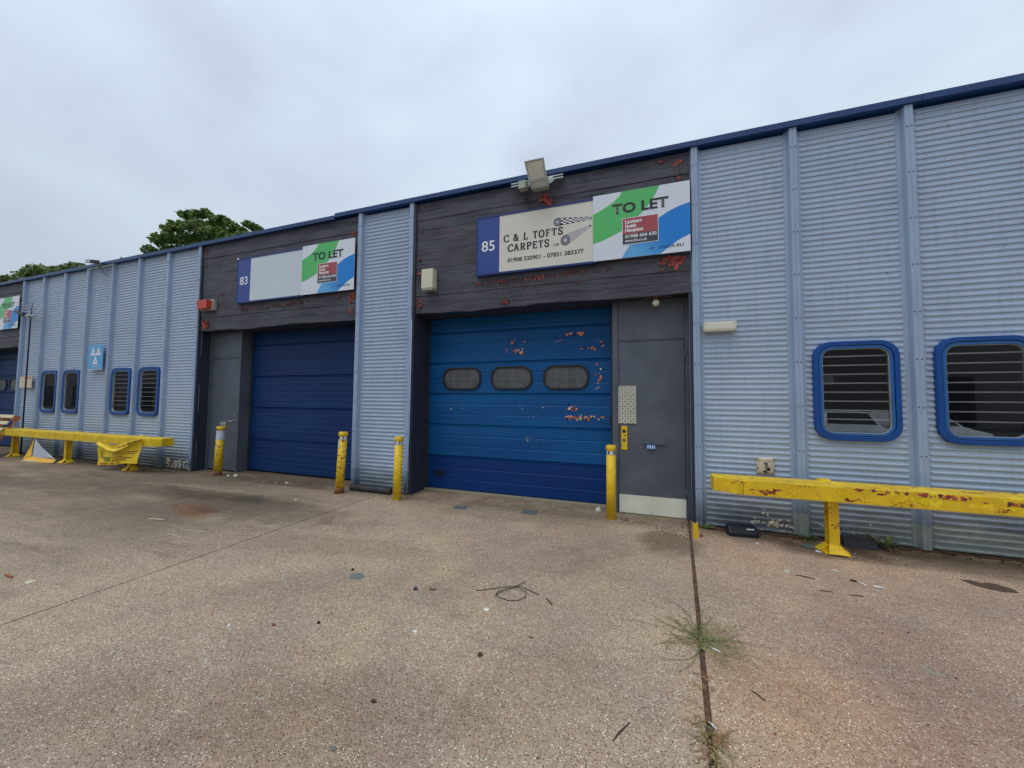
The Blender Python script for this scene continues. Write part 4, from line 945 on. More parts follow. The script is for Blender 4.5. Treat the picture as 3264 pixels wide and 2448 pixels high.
# ------------------------------------------------------------------ yellow rails
def rail(x0, x1, chamf0, chamf1, zb, zt, yf, yb, mat, label, posts, splits):
    t = thing('barrier_rail', label, 'barrier', (x0, yb, 0), 'yellow barrier rails along the wall')
    cuts = [x0]+splits+[x1]
    for i, (a, b) in enumerate(zip(cuts, cuts[1:])):
        a2, b2 = a+(0.0 if i == 0 else 0.002), b-(0.0 if i == len(cuts)-2 else 0.002)
        if i == 0 and chamf0: P = [(a2,yb),(a2,yf+0.13),(a2+0.29,yf),(b2,yf),(b2,yb)]
        elif i == len(cuts)-2 and chamf1: P = [(a2,yb),(a2,yf),(b2-0.17,yf),(b2,yf+0.13),(b2,yb)]
        else: P = [(a2,yb),(a2,yf),(b2,yf),(b2,yb)]
        mb = MB(); n = len(P); mb.v = [(x-x0,y-yb,zb) for x, y in P]+[(x-x0,y-yb,zt) for x, y in P]
        mb.f = [list(range(n)), list(range(n,2*n))[::-1]]+[[k,n+k,n+(k+1)%n,(k+1)%n] for k in range(n)]
        mb.mi=[0]*(n+2); mb.sm=[False]*(n+2); mb.build('beam', mat, t, bevel=0.008)
    for px in posts:
        MB().box(px-x0-0.07, px-x0+0.06, -0.02, 0.03, zb, zt+0.018).build('post_tab', mat, t)
        x = px-x0; y = 0.5*(yf+yb)-yb
        mb = MB()   # H-section post
        mb.box(x-0.05, x+0.05, y-0.055, y-0.045, 0.05, zb-0.001); mb.box(x-0.05, x+0.05, y+0.045, y+0.055, 0.05, zb-0.001); mb.box(x-0.005, x+0.005, y-0.0448, y+0.0448, 0.05, zb-0.001)
        mb.build('post', mat, t)
        mb = MB()
        mb.box(x-0.11, x+0.13, y-0.11, y+0.12, 0.001, 0.014)
        for sx, sy in ((-1,0),(1,0),(0,-1)):
            for w_ in (-0.05, 0.05):
                if sx: mb.add([(x+sx*0.056,y+w_,0.10),(x+sx*0.056,y+w_,0.014),(x+sx*0.14,y+w_*1.3,0.014),(x+sx*0.135,y+w_*1.3,0.03)],[(0,1,2,3)])
            if sx: mb.add([(x+sx*0.056,y-0.055,0.095),(x+sx*0.056,y+0.055,0.095),(x+sx*0.15,y+0.07,0.02),(x+sx*0.15,y-0.07,0.02)],[(0,1,2,3)])
            else: mb.add([(x-0.055,y-0.056,0.095),(x+0.055,y-0.056,0.095),(x+0.10,y-0.15,0.02),(x-0.09,y-0.15,0.02)],[(0,1,2,3)])
        mb.build('base_plate', [mat], t)
    return t
rail_r = rail(19.33, 25.0, True, False, 0.607, 0.785, -0.575, -0.22, M['yellow'], 'yellow barrier rail with chipped red patches in front of the right windows', [20.56, 23.4], [19.61+0.02])
flakes('chipped_paint', [(1.70,0.765,0.16,0.012,14,0.05),(2.05,0.755,0.16,0.022,30,0.055),(2.28,0.74,0.05,0.015,5,0.05),(2.65,0.725,0.06,0.012,8,0.06),(0.12,0.66,0.02,0.012,2,0.03),(0.95,0.755,0.1,0.012,6,0.035),(3.3,0.74,0.3,0.02,12,0.05)],
    [(M['rust_flake'],3),(M['red_primer'],4)], -0.3555, rail_r, 41, 0.1)
flakes('chipped_paint', [(1.28,0.70,0.09,0.035,16,0.07),(1.85,0.69,0.14,0.035,22,0.08),(2.6,0.68,0.08,0.02,8,0.07),(0.8,0.635,0.25,0.012,12,0.05)], [(M['banner'],1)], -0.3557, rail_r, 42, 0.1)
rail(0.35, 8.25, False, True, 0.62, 0.795, -0.585, -0.22, M['yellow_dusty'], 'dusty yellow barrier rail carrying two banners along the left wall', [1.48, 4.28, 7.05], [5.98, 7.93])
tab = None
# ------------------------------------------------------------------ bollards
def bollard(x, y, h, r, mat, label, lean=(0,0), tape=None, base=False):
    t = thing('bollard', label, 'bollard', (x, y, 0), 'yellow steel bollards')
    t.rotation_euler = (lean[1], lean[0], 0)
    MB().tube([(0,0,0.0),(0,0,h-0.145)], r, 20).build('post', mat, t)
    nk = MB(); nk.tube([(0,0,h-0.144),(0,0,h-0.085)], r*0.9, 20); nk.k = 1
    for q in range(5):
        a = q*1.2566+0.5; nk.obox((r*0.9*math.cos(a), r*0.9*math.sin(a), h-0.105), (-0.016*math.sin(a),0.016*math.cos(a),0), (0,0,0.013), (0.003*math.cos(a),0.003*math.sin(a),0))
    nk.build('reflective_band', [M['white'], M['black']], t)
    MB().tube([(0,0,h-0.084),(0,0,h-0.07),(0,0,h-0.008),(0,0,h)], [r*0.92, r*1.08, r*1.08, r*0.9], 20).build('cap', mat, t)
    if tape:
        z0, z1, a0, a1 = tape; mb = MB(); n = 10
        for k in range(n+1):
            a = a0+(a1-a0)*k/n; wob = 0.008*math.sin(k*2.3)
            mb.v += [((r+0.002)*math.cos(a),(r+0.002)*math.sin(a),z0+wob),((r+0.002)*math.cos(a),(r+0.002)*math.sin(a),z1+wob*0.5)]
        for k in range(n): mb.f.append([2*k,2*k+2,2*k+3,2*k+1]); mb.mi.append(0); mb.sm.append(True)
        mb.build('tape', M['tape'], t)
    if base: MB().tube([(0,0,0.002),(0,0,0.012)], r*1.35, 16).build('base_flange', M['rust'], t); MB().tube([(0,0,0.013),(0,0,0.10)], r*1.03, 16).build('rusty_foot', M['rust'], t)
bollard(18.042, -0.055, 1.075, 0.068, M['yellow_clean'], 'straight yellow bollard between the carpet roller door and grey door')
bollard(14.490, -0.33, 1.085, 0.070, M['yellow_clean'], 'clean yellow bollard in front of the narrow ribbed column', lean=(R(0.8),0))
bollard(13.215, -0.315, 1.12, 0.074, M['yellow_worn'], 'leaning yellow bollard left of the ribbed column with small white tape', lean=(R(2.0),R(-1)), tape=(0.83, 0.98, R(200), R(265)), base=True)
bollard(9.50, -0.05, 1.09, 0.078, M['yellow_worn'], 'worn yellow bollard wrapped in white tape by the left grey door', lean=(R(2.6),0), tape=(0.80, 1.0, R(150), R(400)), base=True)
s = thing('stub_post', 'short yellow stub post at the top of the wide pavement joint', 'post', (19.12, -0.48, 0), rot=(R(2),R(-2),0))
mb = MB(); mb.box(-0.028,0.028,-0.005,0.005,0,0.185); mb.box(-0.028,-0.018,0.0052,0.05,0,0.185); mb.box(0.018,0.028,0.0052,0.05,0,0.185); mb.build('channel', M['yellow_clean'], s)

# ------------------------------------------------------------------ banners on the left rail
ban = thing('banner', 'sagging yellow vinyl banner with dark print tied to the left rail', 'banner', (6.15, -0.62, 0))
nx, nz = 40, 24
def bpos(u, v):
    x0 = 6.198+(6.153-6.198)*v; x1 = 7.866+(7.748-7.866)*v
    zt = 0.649+(0.814-0.649)*u; zb = 0.094+(0.245-0.094)*u
    sag = 0.075*math.sin(math.pi*u)**1.2*(1+0.5*math.sin(5*u))*(1-v)**3
    z = zt+(zb-zt)*v - sag
    vc = 0.06+0.36*math.sin(math.pi*u)**1.1; q = v-vc            # heavy crease hanging between the two ties
    fold = 0.075*math.exp(-(q/0.05)**2) if q < 0 else 0.075*math.exp(-(q/0.015)**2)
    fold += 0.012*math.sin(u*9+v*6) + 0.010*math.sin(u*23+v*3)*(1-v)
    z += 0.010*math.sin(u*11)*v
    return Vector((x0+(x1-x0)*u-6.15, -fold-0.02*math.sin(3*u), z))
mb = MB()
for j in range(nz+1):
    for i in range(nx+1): mb.v.append(tuple(bpos(i/nx, j/nz)))
for j in range(nz):
    for i in range(nx): mb.f.append([j*(nx+1)+i, j*(nx+1)+i+1, (j+1)*(nx+1)+i+1, (j+1)*(nx+1)+i]); mb.mi.append(0); mb.sm.append(True)
mb.build('vinyl_sheet', M['banner'], ban)
def onbanner(u0, u1, v0, v1, name, mat, n=8):
    mb = MB()
    for k in range(n+1):
        u = u0+(u1-u0)*k/n
        for v in (v0, v1): p = bpos(u, v); mb.v.append((p.x, p.y-0.012, p.z))
    for k in range(n): mb.f.append([2*k,2*k+2,2*k+3,2*k+1]); mb.mi.append(0); mb.sm.append(True)
    return mb.build(name, mat, ban)
tmp = text("We've Moved", 0, 1, 0, 1, 0, M['ink'], ban, bold=0.015)
for v in tmp.data.vertices:
    u = 0.46+0.48*v.co.x; vv = 0.30-0.14*v.co.z-0.17*v.co.x*1.0
    p = bpos(u, max(0.02, vv)); v.co = (p.x, p.y-0.014, p.z)
for (u0,u1,v0,v1) in ((0.40,0.95,0.50,0.525),(0.40,0.9,0.58,0.60),(0.38,0.65,0.66,0.685),(0.42,0.86,0.735,0.765),(0.40,0.74,0.82,0.85)):
    onbanner(u0,u1,v0,v1,'print_line', M['rust'])
onbanner(0.12,0.36,0.66,0.72,'print_shape', M['olive_ink']); onbanner(0.2,0.35,0.725,0.84,'print_shape', M['olive_ink']); onbanner(0.09,0.11,0.4,0.7,'print_line', M['olive_ink'])
for (u0,u1) in ((0.08,0.32),(0.36,0.46),(0.5,0.6)): onbanner(u0,u1,0.925,0.955,'print_line', M['rust'])
b2 = thing('banner', 'fallen banner folded to grey triangle with orange yellow edge under left rail', 'banner', (3.0, -0.55, 0))
mb = MB(); mb.add([(0.02,0.0,0.60),(0.08,-0.05,0.16),(0.14,-0.06,0.10),(0.95,-0.02,0.13),(1.08,0.0,0.10),(0.45,-0.02,0.38)],[(0,1,5),(1,2,5),(2,3,5),(3,4,5)])
mb.build('grey_back', M['banner_back'], b2)
mb = MB(); P = [(-0.02,0.0,0.62),(-0.18,0.0,0.40),(-0.34,-0.02,0.18),(-0.42,-0.05,0.012),(-0.2,-0.12,0.05),(0.0,-0.1,0.10),(0.07,-0.06,0.16),(0.01,-0.03,0.40)]
mb.add(P+[(-0.12,-0.05,0.28)],[(0,1,8),(1,2,8),(2,3,8),(3,4,8),(4,5,8),(5,6,8),(6,7,8),(7,0,8)])
mb.add([(-0.2,-0.12,0.05),(0.1,-0.14,0.01),(0.6,-0.12,0.012),(1.15,-0.06,0.02),(1.12,0.0,0.10),(0.5,-0.06,0.12),(0.07,-0.07,0.13)],[(0,1,6),(1,2,5,6),(2,3,4,5)])
mb.build('yellow_edge', M['banner_orange'], b2)
MB().tube([(0.0,-0.02,0.60),(0.02,-0.04,0.70),(0.05,-0.04,0.80)], 0.008, 5).build('tie', M['banner'], b2)
s = thing('loose_board', 'long pale board lying on the ground before the folded banner', 'board', (2.95, -0.70, 0.012), rot=(0,0,R(8)))
MB().box(-0.0, 1.1, -0.05, 0.05, -0.01, 0.02).build('plank', M['wood_pale'], s)

# ------------------------------------------------------------------ pallet leaning on the left rail
pal = thing('pallet', 'weathered wooden pallet leaning on the left end of the yellow rail', 'pallet', (1.42, -1.03, 0.03))
top = Vector((0, -0.42+1.03, 1.19-0.03)); up = top.normalized(); back = Vector((0, up.z, -up.y))
Lp = top.length
for k in range(7):
    c = up*(0.05+(Lp-0.1)*k/6)-Vector((0.6,0,0)); MB().obox(c, (0.6,0,0), up*0.048, back*0.011).build('slat', M['wood_pale'], pal)
for xx in (-0.03, -0.6, -1.17):
    for k in (0.06, 0.5, 0.94): MB().obox(up*Lp*k+Vector((xx-0.02,0,0))+back*0.062, (0.05,0,0), up*0.07, back*0.049).build('block', M['wood_brown'], pal)
    MB().obox(up*Lp*0.5+Vector((xx-0.02,0,0))+back*0.122, (0.05,0,0), up*Lp*0.5, back*0.010).build('bottom_board', M['wood_brown'], pal)
# ------------------------------------------------------------------ things lying at the wall
def lumpy(name, P, mat, parent, n=18, amp=0.01, seed=0):
    """P = profile in (y,z), swept along x from 0..L with a little waviness"""
    return None
s = thing('rubber_buffer', 'long crumpled dark rubber buffer at the foot of the narrow ribbed column', 'buffer', (13.26, -0.07, 0))
mb = MB(); n = 26; prof = [(0.0,0.0),(-0.035,0.015),(-0.05,0.055),(-0.035,0.095),(0.0,0.115),(0.05,0.115),(0.05,0.0)]
for i in range(n+1):
    x = 0.9*i/n; wv = 0.014*noise.noise(Vector((x*6,1,0))); wz = 0.018*noise.noise(Vector((x*7,5,2)))
    for (y, z) in prof: mb.v.append((x, y+wv*(1 if y < 0.04 else 0), max(0.001, z+(wz if z > 0.02 else (0.02 if i in (6,7,14,15) and y < 0 else 0)))))
m_ = len(prof)
for i in range(n):
    for k in range(m_): mb.f.append([i*m_+k, i*m_+(k+1)%m_, (i+1)*m_+(k+1)%m_, (i+1)*m_+k]); mb.mi.append(0); mb.sm.append(k < 4)
mb.f += [list(range(m_)), [n*m_+k for k in range(m_)][::-1]]; mb.mi += [0,0]; mb.sm += [False]*2
mb.build('rubber_body', M['darkblock'], s)
s = thing('plastic_bin_lid', 'black plastic box with white label lying against right wall by the stub post', 'box', (19.52, -0.17, 0), rot=(0,0,R(8)))
mb = MB(); prof = [(-0.09,0.0),(-0.10,0.05),(-0.045,0.125),(0.055,0.13),(0.07,0.0)]
for i, xx in enumerate((0.0, 0.02, 0.33, 0.35)):
    sc = 0.88 if i in (0,3) else 1
    for y, z in prof: mb.v.append((xx, y*sc, z*sc))
for i in range(3):
    for k in range(5): mb.f.append([i*5+k,i*5+(k+1)%5,(i+1)*5+(k+1)%5,(i+1)*5+k]); mb.mi.append(0); mb.sm.append(False)
mb.f += [list(range(5)),[15+k for k in range(5)][::-1]]; mb.mi += [0,0]; mb.sm += [False]*2
mb.build('shell', M['darkbox'], s, bevel=0.006)
MB().add([(0.21,-0.073,0.094),(0.30,-0.073,0.094),(0.30,-0.064,0.106),(0.21,-0.064,0.106)],[(0,1,2,3)]).build('label_strip', M['white'], s)
s = thing('rubber_block', 'flat black rubber block lying by the wall behind the rail post', 'block', (20.77, -0.10, 0), rot=(0,0,R(-3)))
MB().hexa([(0,-0.06,0),(0.33,-0.05,0),(0.33,0.06,0),(0,0.06,0),(0,-0.03,0.10),(0.32,-0.02,0.095),(0.33,0.06,0.11),(0,0.06,0.12)]).build('block_body', M['darkblock'], s, bevel=0.008)
s = thing('metal_disc', 'grey oval metal lid lying on the ground left of the rail post', 'lid', (20.37, -0.31, 0.012))
mb = MB(); mb.tube([(0,0,-0.008),(0,0,0.002),(0,0,0.006)], [0.085,0.09,0.08], 20); o_ = mb.build('disc', M['greyplate'], s); o_.scale = (1.1, 0.8, 1)

# ------------------------------------------------------------------ litter
def scrap(name, label, cat, x, y, mb, mat, rz=0, group='bits of litter on the concrete'):
    o = mb.build(name, mat, None, label=label, cat=cat, group=group, loc=(x, y, 0)); o.rotation_euler.z = R(rz); return o
loop = [(0.0,0.03),(0.10,0.10),(0.17,0.19),(0.22,0.27)]
mb = MB()
mb.tube([(-0.28,-0.10,0.006),(-0.16,0.0,0.008),(-0.05,0.10,0.012),(0.05,0.15,0.012),(0.14,0.13,0.009),(0.25,0.10,0.006)], 0.003, 6)
pts = [(0.04,0.25,0.008),(0.01,0.14,0.012),(-0.04,0.02,0.014),(-0.09,-0.08,0.008),(-0.04,-0.10,0.006),(0.05,-0.11,0.006),(0.13,-0.06,0.006),(0.16,0.02,0.008),(0.13,0.08,0.01),(0.04,0.12,0.016),(-0.05,0.06,0.012),(-0.10,-0.04,0.008),(-0.07,-0.09,0.010)]
mb.tube(pts, 0.003, 6)
scrap('cable_loop', 'black looped wire lying on the concrete before the roller door', 'wire', 17.36, -2.60, mb, M['cable'], -8)
def stick(x, y, l, r, rz, mat, label, name='twig', cat='twig'):
    mb = MB(); mb.tube([(-l/2,0,r),(-l*0.1,l*0.03,r*1.2),(l/2,0,r)], [r*0.6, r, r*0.7], 6); scrap(name, label, cat, x, y, mb, mat, rz)
stick(17.73, -2.61, 0.11, 0.006, -50, M['twig'], 'short dark stick right of the wire loop')
stick(18.38, -3.70, 0.16, 0.004, 62, M['twig'], 'dark stick lying left of the joint near the bottom')
stick(19.12, -3.18, 0.08, 0.004, -50, M['twig'], 'thin dark twig just right of the wide joint')
stick(16.70, -2.78, 0.06, 0.005, 15, M['twig'], 'tiny brown twig left of the wire loop')
stick(19.99, -1.28, 0.16, 0.005, -12, M['twig'], 'brown stick beside the yellow scrap')
stick(20.06, -1.55, 0.11, 0.004, 5, M['twig'], 'thin straw left of the white pens')
stick(20.28, -1.55, 0.11, 0.004, 5, M['twig'], 'thin straw lying below the rail post')
stick(13.05, -2.55, 0.5, 0.004, 6, M['cream_flake'], 'long pale straw on the dirty left concrete', 'straw', 'straw')
stick(13.0, -2.75, 0.4, 0.004, -4, M['cream_flake'], 'shorter pale straw nearest the left joint', 'straw', 'straw')
stick(12.05, -2.45, 0.26, 0.010, 12, M['wood_pale'], 'pale wooden sliver on the stained left concrete', 'splinter', 'wood scrap')
stick(12.82, -3.97, 0.14, 0.012, 0, M['wood_brown'], 'brown wood scrap at the far left edge of the yard', 'splinter', 'wood scrap')
stick(20.40, -1.22, 0.05, 0.009, -20, M['black'], 'black marker cap beside two white tubes', 'pen_cap', 'cap')
stick(20.45, -1.27, 0.075, 0.008, -60, M['white_scrap'], 'upper white tube by the black cap', 'tube', 'tube')
stick(20.55, -1.30, 0.08, 0.009, -12, M['white_scrap'], 'lower white tube by the black cap', 'tube', 'tube')
stick(20.34, -1.02, 0.06, 0.007, -35, M['white_scrap'], 'small white tube under the yellow rail', 'tube', 'tube')
stick(18.83, -3.50, 0.05, 0.006, -50, M['white_scrap'], 'white cigarette stub in the joint near the bottom', 'cigarette_stub', 'stub')
stick(18.96, -2.82, 0.05, 0.006, -30, M['white_scrap'], 'white stub beside the weed in the joint', 'cigarette_stub', 'stub')
stick(15.74, -2.72, 0.03, 0.010, 90, M['black'], 'small black lump left of the grey patch', 'lump', 'lump')
def chip(x, y, s, mat, label, name, cat, rz=0, h=0.006):
    rnd = random.Random(int(x*1000+y*100)); mb = MB(); n = 7
    P = [(s*math.cos(6.283*k/n)*rnd.uniform(0.6,1.1), s*0.7*math.sin(6.283*k/n)*rnd.uniform(0.6,1.1)) for k in range(n)]
    mb.v = [(px,py,0.001) for px, py in P]+[(px*0.9,py*0.9,h*rnd.uniform(0.7,1.6)) for px, py in P]
    mb.f = [list(range(n))[::-1], list(range(n,2*n))]+[[i,(i+1)%n,n+(i+1)%n,n+i] for i in range(n)]; mb.mi=[0]*(n+2); mb.sm=[False]*(n+2)
    scrap(name, label, cat, x, y, mb, mat, rz)
chip(13.16, -3.95, 0.055, M['wood_pale'], 'pale flat wood chip near the left edge', 'wood_chip', 'wood scrap')
chip(15.56, -3.78, 0.014, M['white'], 'bright white bottle cap on the open concrete', 'bottle_cap', 'cap', h=0.01)
chip(15.86, -3.66, 0.018, M['dryleaf'], 'small orange brown pebble on open concrete', 'pebble', 'pebble', h=0.014)
chip(16.15, -3.52, 0.016, M['black'], 'small black crumb on open concrete', 'crumb', 'crumb', h=0.01)
chip(16.55, -2.83, 0.024, M['charcoal'], 'dark crumpled scrap with white edge', 'crumpled_scrap', 'scrap', h=0.02)
chip(17.27, -2.90, 0.035, M['white_scrap'], 'white paper scrap under the wire loop', 'paper_scrap', 'paper', h=0.004)
chip(16.9, -3.35, 0.022, M['white_scrap'], 'pale round scrap on middle concrete', 'paper_scrap', 'paper', h=0.004)
chip(17.72, -3.12, 0.018, M['dryleaf'], 'small brown leaf right of middle', 'leaf', 'leaf')
chip(17.45, -3.42, 0.026, M['twig'], 'dark brown torn leaf on middle concrete', 'leaf', 'leaf', h=0.01)
chip(17.05, -3.98, 0.022, M['twig'], 'dark leaf scrap near the bottom', 'leaf', 'leaf')
chip(17.06, -4.28, 0.020, M['greyplate'], 'small grey washer at the bottom edge', 'washer', 'washer')
chip(19.86, -1.22, 0.035, M['cream_plastic'], 'yellowish curled scrap beside the brown stick', 'scrap', 'scrap', h=0.02)
chip(20.41, -0.44, 0.045, M['paper'], 'torn white label on the ground left of the rail foot', 'paper_scrap', 'paper', 20)
chip(19.80, -0.42, 0.025, M['white_scrap'], 'small white scrap before the black plastic box', 'paper_scrap', 'paper')
chip(19.19, -0.40, 0.03, M['dryleaf'], 'brown leaf beside the stub post', 'leaf', 'leaf', h=0.02)
chip(17.82, 0.28, 0.045, M['white_scrap'], 'crumpled white rag at the foot of the blue roller door', 'rag', 'rag', h=0.035)
chip(9.98, 0.02, 0.05, M['white_scrap'], 'larger white scrap before the left blue roller door', 'paper_scrap', 'paper', h=0.03)
chip(9.80, -0.02, 0.04, M['white_scrap'], 'smaller white scrap by the left door frame', 'paper_scrap', 'paper', h=0.02)
chip(11.6, -0.05, 0.05, M['white_scrap'], 'flat white scrap before the middle of the left roller door', 'paper_scrap', 'paper', h=0.006)
chip(12.9, -0.95, 0.03, M['white_scrap'], 'white scrap on dark ground left of the leaning bollard', 'paper_scrap', 'paper', h=0.01)
# countless crumbs, leaf bits and grit
def scatter(name, regions, mats, seed, size):
    rnd = random.Random(seed); mb = MB()
    for (cx, cy, rx, ry, n) in regions:
        for _ in range(n):
            x = cx+rnd.gauss(0,0.5)*rx; y = cy+rnd.gauss(0,0.5)*ry
            if y > 0.05 and 0 < x < 8.3: y = rnd.uniform(-0.1,0.05)
            if y > 0.05 and x > 19.2: y = rnd.uniform(-0.12,0.05)
            s = size*rnd.uniform(0.3,1.3); a = rnd.random()*6.28; mb.k = rnd.choices(range(len(mats)), [m[1] for m in mats])[0]
            ca, sa = math.cos(a)*s, math.sin(a)*s; e = rnd.uniform(0.3,0.9); h = rnd.uniform(0.003,0.01)*(size/0.012)
            mb.add([(x-ca,y-sa,0.001),(x+sa*e,y-ca*e,0.001+rnd.random()*h),(x+ca,y+sa,0.001+rnd.random()*h),(x-sa*e,y+ca*e,0.001),(x,y,h+0.002)],[(0,1,4),(1,2,4),(2,3,4),(3,0,4)])
    return mb.build(name, [m[0] for m in mats], None, kind='stuff', label='loose grit, leaf bits and paint crumbs on the concrete')
scatter('litter', [(18.20,-0.05,0.16,0.14,70),(18.9,-0.35,0.5,0.35,90),(16.2,0.2,2.4,0.12,120),(14.3,-0.3,0.5,0.2,60),(20.0,-0.06,0.6,0.12,150),(20.7,-0.35,0.5,0.2,90),(22,-0.1,1.2,0.1,80),
    (11.5,-0.1,2.2,0.25,110),(9.3,-0.1,0.6,0.2,50),(7.6,-0.2,0.8,0.15,80),(4,-0.3,3,0.2,90),(13.3,-0.45,0.3,0.12,25)], [(M['white_scrap'],1.2),(M['dryleaf'],4),(M['twig'],4),(M['cream_flake'],1.5)], 21, 0.013)
scatter('litter', [(17.2,-2.8,3.6,2.4,150),(20.6,-1.9,2.2,1.6,110),(12.5,-2.2,3.5,1.4,90)], [(M['white_scrap'],1.5),(M['twig'],4),(M['dryleaf'],3)], 22, 0.008)
scatter('leaf_litter', [(20.25,0.0,0.42,0.05,260),(21.4,0.02,0.7,0.04,200),(22.6,0.03,0.8,0.04,160),(19.4,-0.02,0.25,0.05,110)], [(M['dryleaf'],5),(M['twig'],4),(M['soil'],4)], 23, 0.022)
mb = MB(); rnd = random.Random(4)
for (a, b) in ((0.1, 8.4), (13.25, 14.35), (19.22, 25)):
    n = int((b-a)*10)
    for k in range(n):
        x = a+(b-a)*k/n; mb.box(x, x+(b-a)/n, 0.0+0.02*math.sin(k*1.7), 0.12, -0.01, 0.006+0.012*rnd.random())
mb.build('soil_strip', M['soil'], None, kind='stuff', label='brown soil and moss along the foot of the wall')

# ------------------------------------------------------------------ weeds
def weed(x, y, label, n, l, mats, seed, flat=0.3, w=0.012, group=None, cat='weed'):
    rnd = random.Random(seed); mb = MB()
    for _ in range(n):
        a = rnd.random()*6.283; L_ = l*rnd.uniform(0.4,1.1); el = rnd.uniform(flat, 1.2); mb.k = rnd.randrange(len(mats))
        p = Vector((rnd.uniform(-0.03,0.03), rnd.uniform(-0.03,0.03), 0.0)); d_ = Vector((math.cos(a)*math.cos(el), math.sin(a)*math.cos(el), math.sin(el)))
        sd = Vector((-math.sin(a), math.cos(a), 0)); pts = []
        for k in range(5):
            t = k/4; ww = w*math.sin(math.pi*(0.12+0.88*t))*(0.6+0.4*rnd.random())
            q = p+d_*L_*t+Vector((0,0,-0.45*L_*t*t)); q.z = max(q.z, 0.004); pts.append((q-sd*ww, q+sd*ww))
        o = len(mb.v)
        for s1, s2 in pts: mb.v += [tuple(s1), tuple(s2)]
        for k in range(4): mb.f.append([o+2*k,o+2*k+1,o+2*k+3,o+2*k+2]); mb.mi.append(mb.k); mb.sm.append(False)
    return mb.build('weed', mats, None, label=label, cat=cat, group=group, loc=(x, y, 0))
weed(19.33, -0.03, 'leafy green weed at the wall foot beside the stub post', 34, 0.16, [M['weed']], 1, 0.2)
weed(20.44, -0.04, 'green weed at the wall foot behind the rail post', 40, 0.18, [M['weed']], 2, 0.3)
weed(21.20, -0.06, 'tall leafy weed against the wall right of the black rubber block', 46, 0.34, [M['weed'], M['grassy']], 3, 0.6, 0.016)
weed(14.53, -0.02, 'tiny green weed at the corner of the carpet roller door', 14, 0.06, [M['weed']], 4, 0.2, 0.008)
weed(22.7, -0.04, 'small green weed at the foot of the wall far right', 20, 0.12, [M['weed']], 5, 0.3)
def wiry(x, y, n, l, mats, seed, label):
    rnd = random.Random(seed); mb = MB()
    for _ in range(n):
        a = rnd.random()*6.283; L_ = l*rnd.uniform(0.2,1.0)**1.3; mb.k = rnd.randrange(len(mats))
        p = Vector((rnd.gauss(0,0.012), rnd.gauss(0,0.07), 0.004)); pts = [p]
        for k in range(5):
            a += rnd.uniform(-0.5,0.5); p = p+Vector((math.cos(a), math.sin(a), 0))*L_/5; p.z = 0.005+0.014*math.sin(math.pi*(k+1)/5)*rnd.random(); pts.append(p.copy())
        mb.tube(pts, [0.0019]*5+[0.001], 3, False, False)
        for q in pts[1:]:
            for _ in range(1 if mats[0] == M['drygrass'] else 2):
                b = rnd.random()*6.283; s = 0.012; mb.add([tuple(q), tuple(q+Vector((math.cos(b)*s,math.sin(b)*s,0.006))), tuple(q+Vector((math.cos(b+0.5)*s*1.6,math.sin(b+0.5)*s*1.6,0.004)))],[(0,1,2)])
    return mb.build('weed', mats, None, label=label, cat='weed', loc=(x, y, 0))
wiry(18.885, -2.74, 62, 0.50, [M['grassy'], M['grassy'], M['grassy'], M['grassy'], M['weed']], 11, 'wide wiry green weed spreading out of the wide joint')
wiry(18.82, -3.62, 55, 0.17, [M['drygrass'], M['drygrass'], M['grassy']], 12, 'dry reddish weed in the joint at the bottom edge')
wiry(18.85, -3.2, 8, 0.08, [M['drygrass']], 13, 'tiny dry tuft in the joint between the larger weeds')

# ------------------------------------------------------------------ inside the right windows
s = thing('socket_box', 'white slotted box seen through the first right window', 'box', (20.78, 0.50, 1.98))
MB().box(0, 0.20, 0, 0.05, 0, 0.13).build('case', M['greyplate'], s, bevel=0.004)
mb = MB(); mb.box(0.025, 0.165, -0.003, 0.001, 0.028, 0.038); mb.box(0.085, 0.10, -0.003, 0.001, 0.085, 0.1); mb.build('slot', M['black'], s)
s = thing('folded_paper', 'white folded paper behind the glass of the third left window', 'paper', (5.46, 0.072, 1.6))
MB().add([(-0.12,0.0,0.55),(0.1,0,0.53),(0.12,0,0.3),(0.22,0.02,0.1),(0.1,0.02,0.12),(-0.06,0,0.35)],[(0,1,2,5),(5,2,3,4)]).build('sheet', M['paper'], s)
s = thing('sticker', 'small white sticker behind the glass of the fourth left window', 'sticker', (6.58, 0.0705, 1.9))
MB().box(0, 0.07, 0, 0.002, 0, 0.07).build('sheet', M['paper'], s)

# ------------------------------------------------------------------ trees behind the building
def leaf_cloud(centers, n, size, seed):
    rnd = random.Random(seed); mb = MB()
    for _ in range(n):
        c, r = rnd.choice(centers); v = Vector((rnd.gauss(0,1), rnd.gauss(0,1), rnd.gauss(0,1))).normalized()
        p = Vector(c)+Vector((v.x*r, v.y*r, v.z*r*0.75))*(rnd.random()**0.33)*(1.0 if rnd.random() < 0.85 else rnd.uniform(1.0, 1.5))
        nn = (v*0.6+Vector((rnd.gauss(0,0.5), rnd.gauss(0,0.5), 0.6+rnd.gauss(0,0.4)))).normalized()
        a = nn.cross(Vector((rnd.gauss(0,1), rnd.gauss(0,1), rnd.gauss(0,1)))).normalized(); b = nn.cross(a); s = size*rnd.uniform(0.6,1.3)
        mb.add([tuple(p-a*s), tuple(p-b*s*0.6+a*s*0.1), tuple(p+a*s), tuple(p+b*s*0.6+a*s*0.1)], [(0,1,2,3)])
    return mb
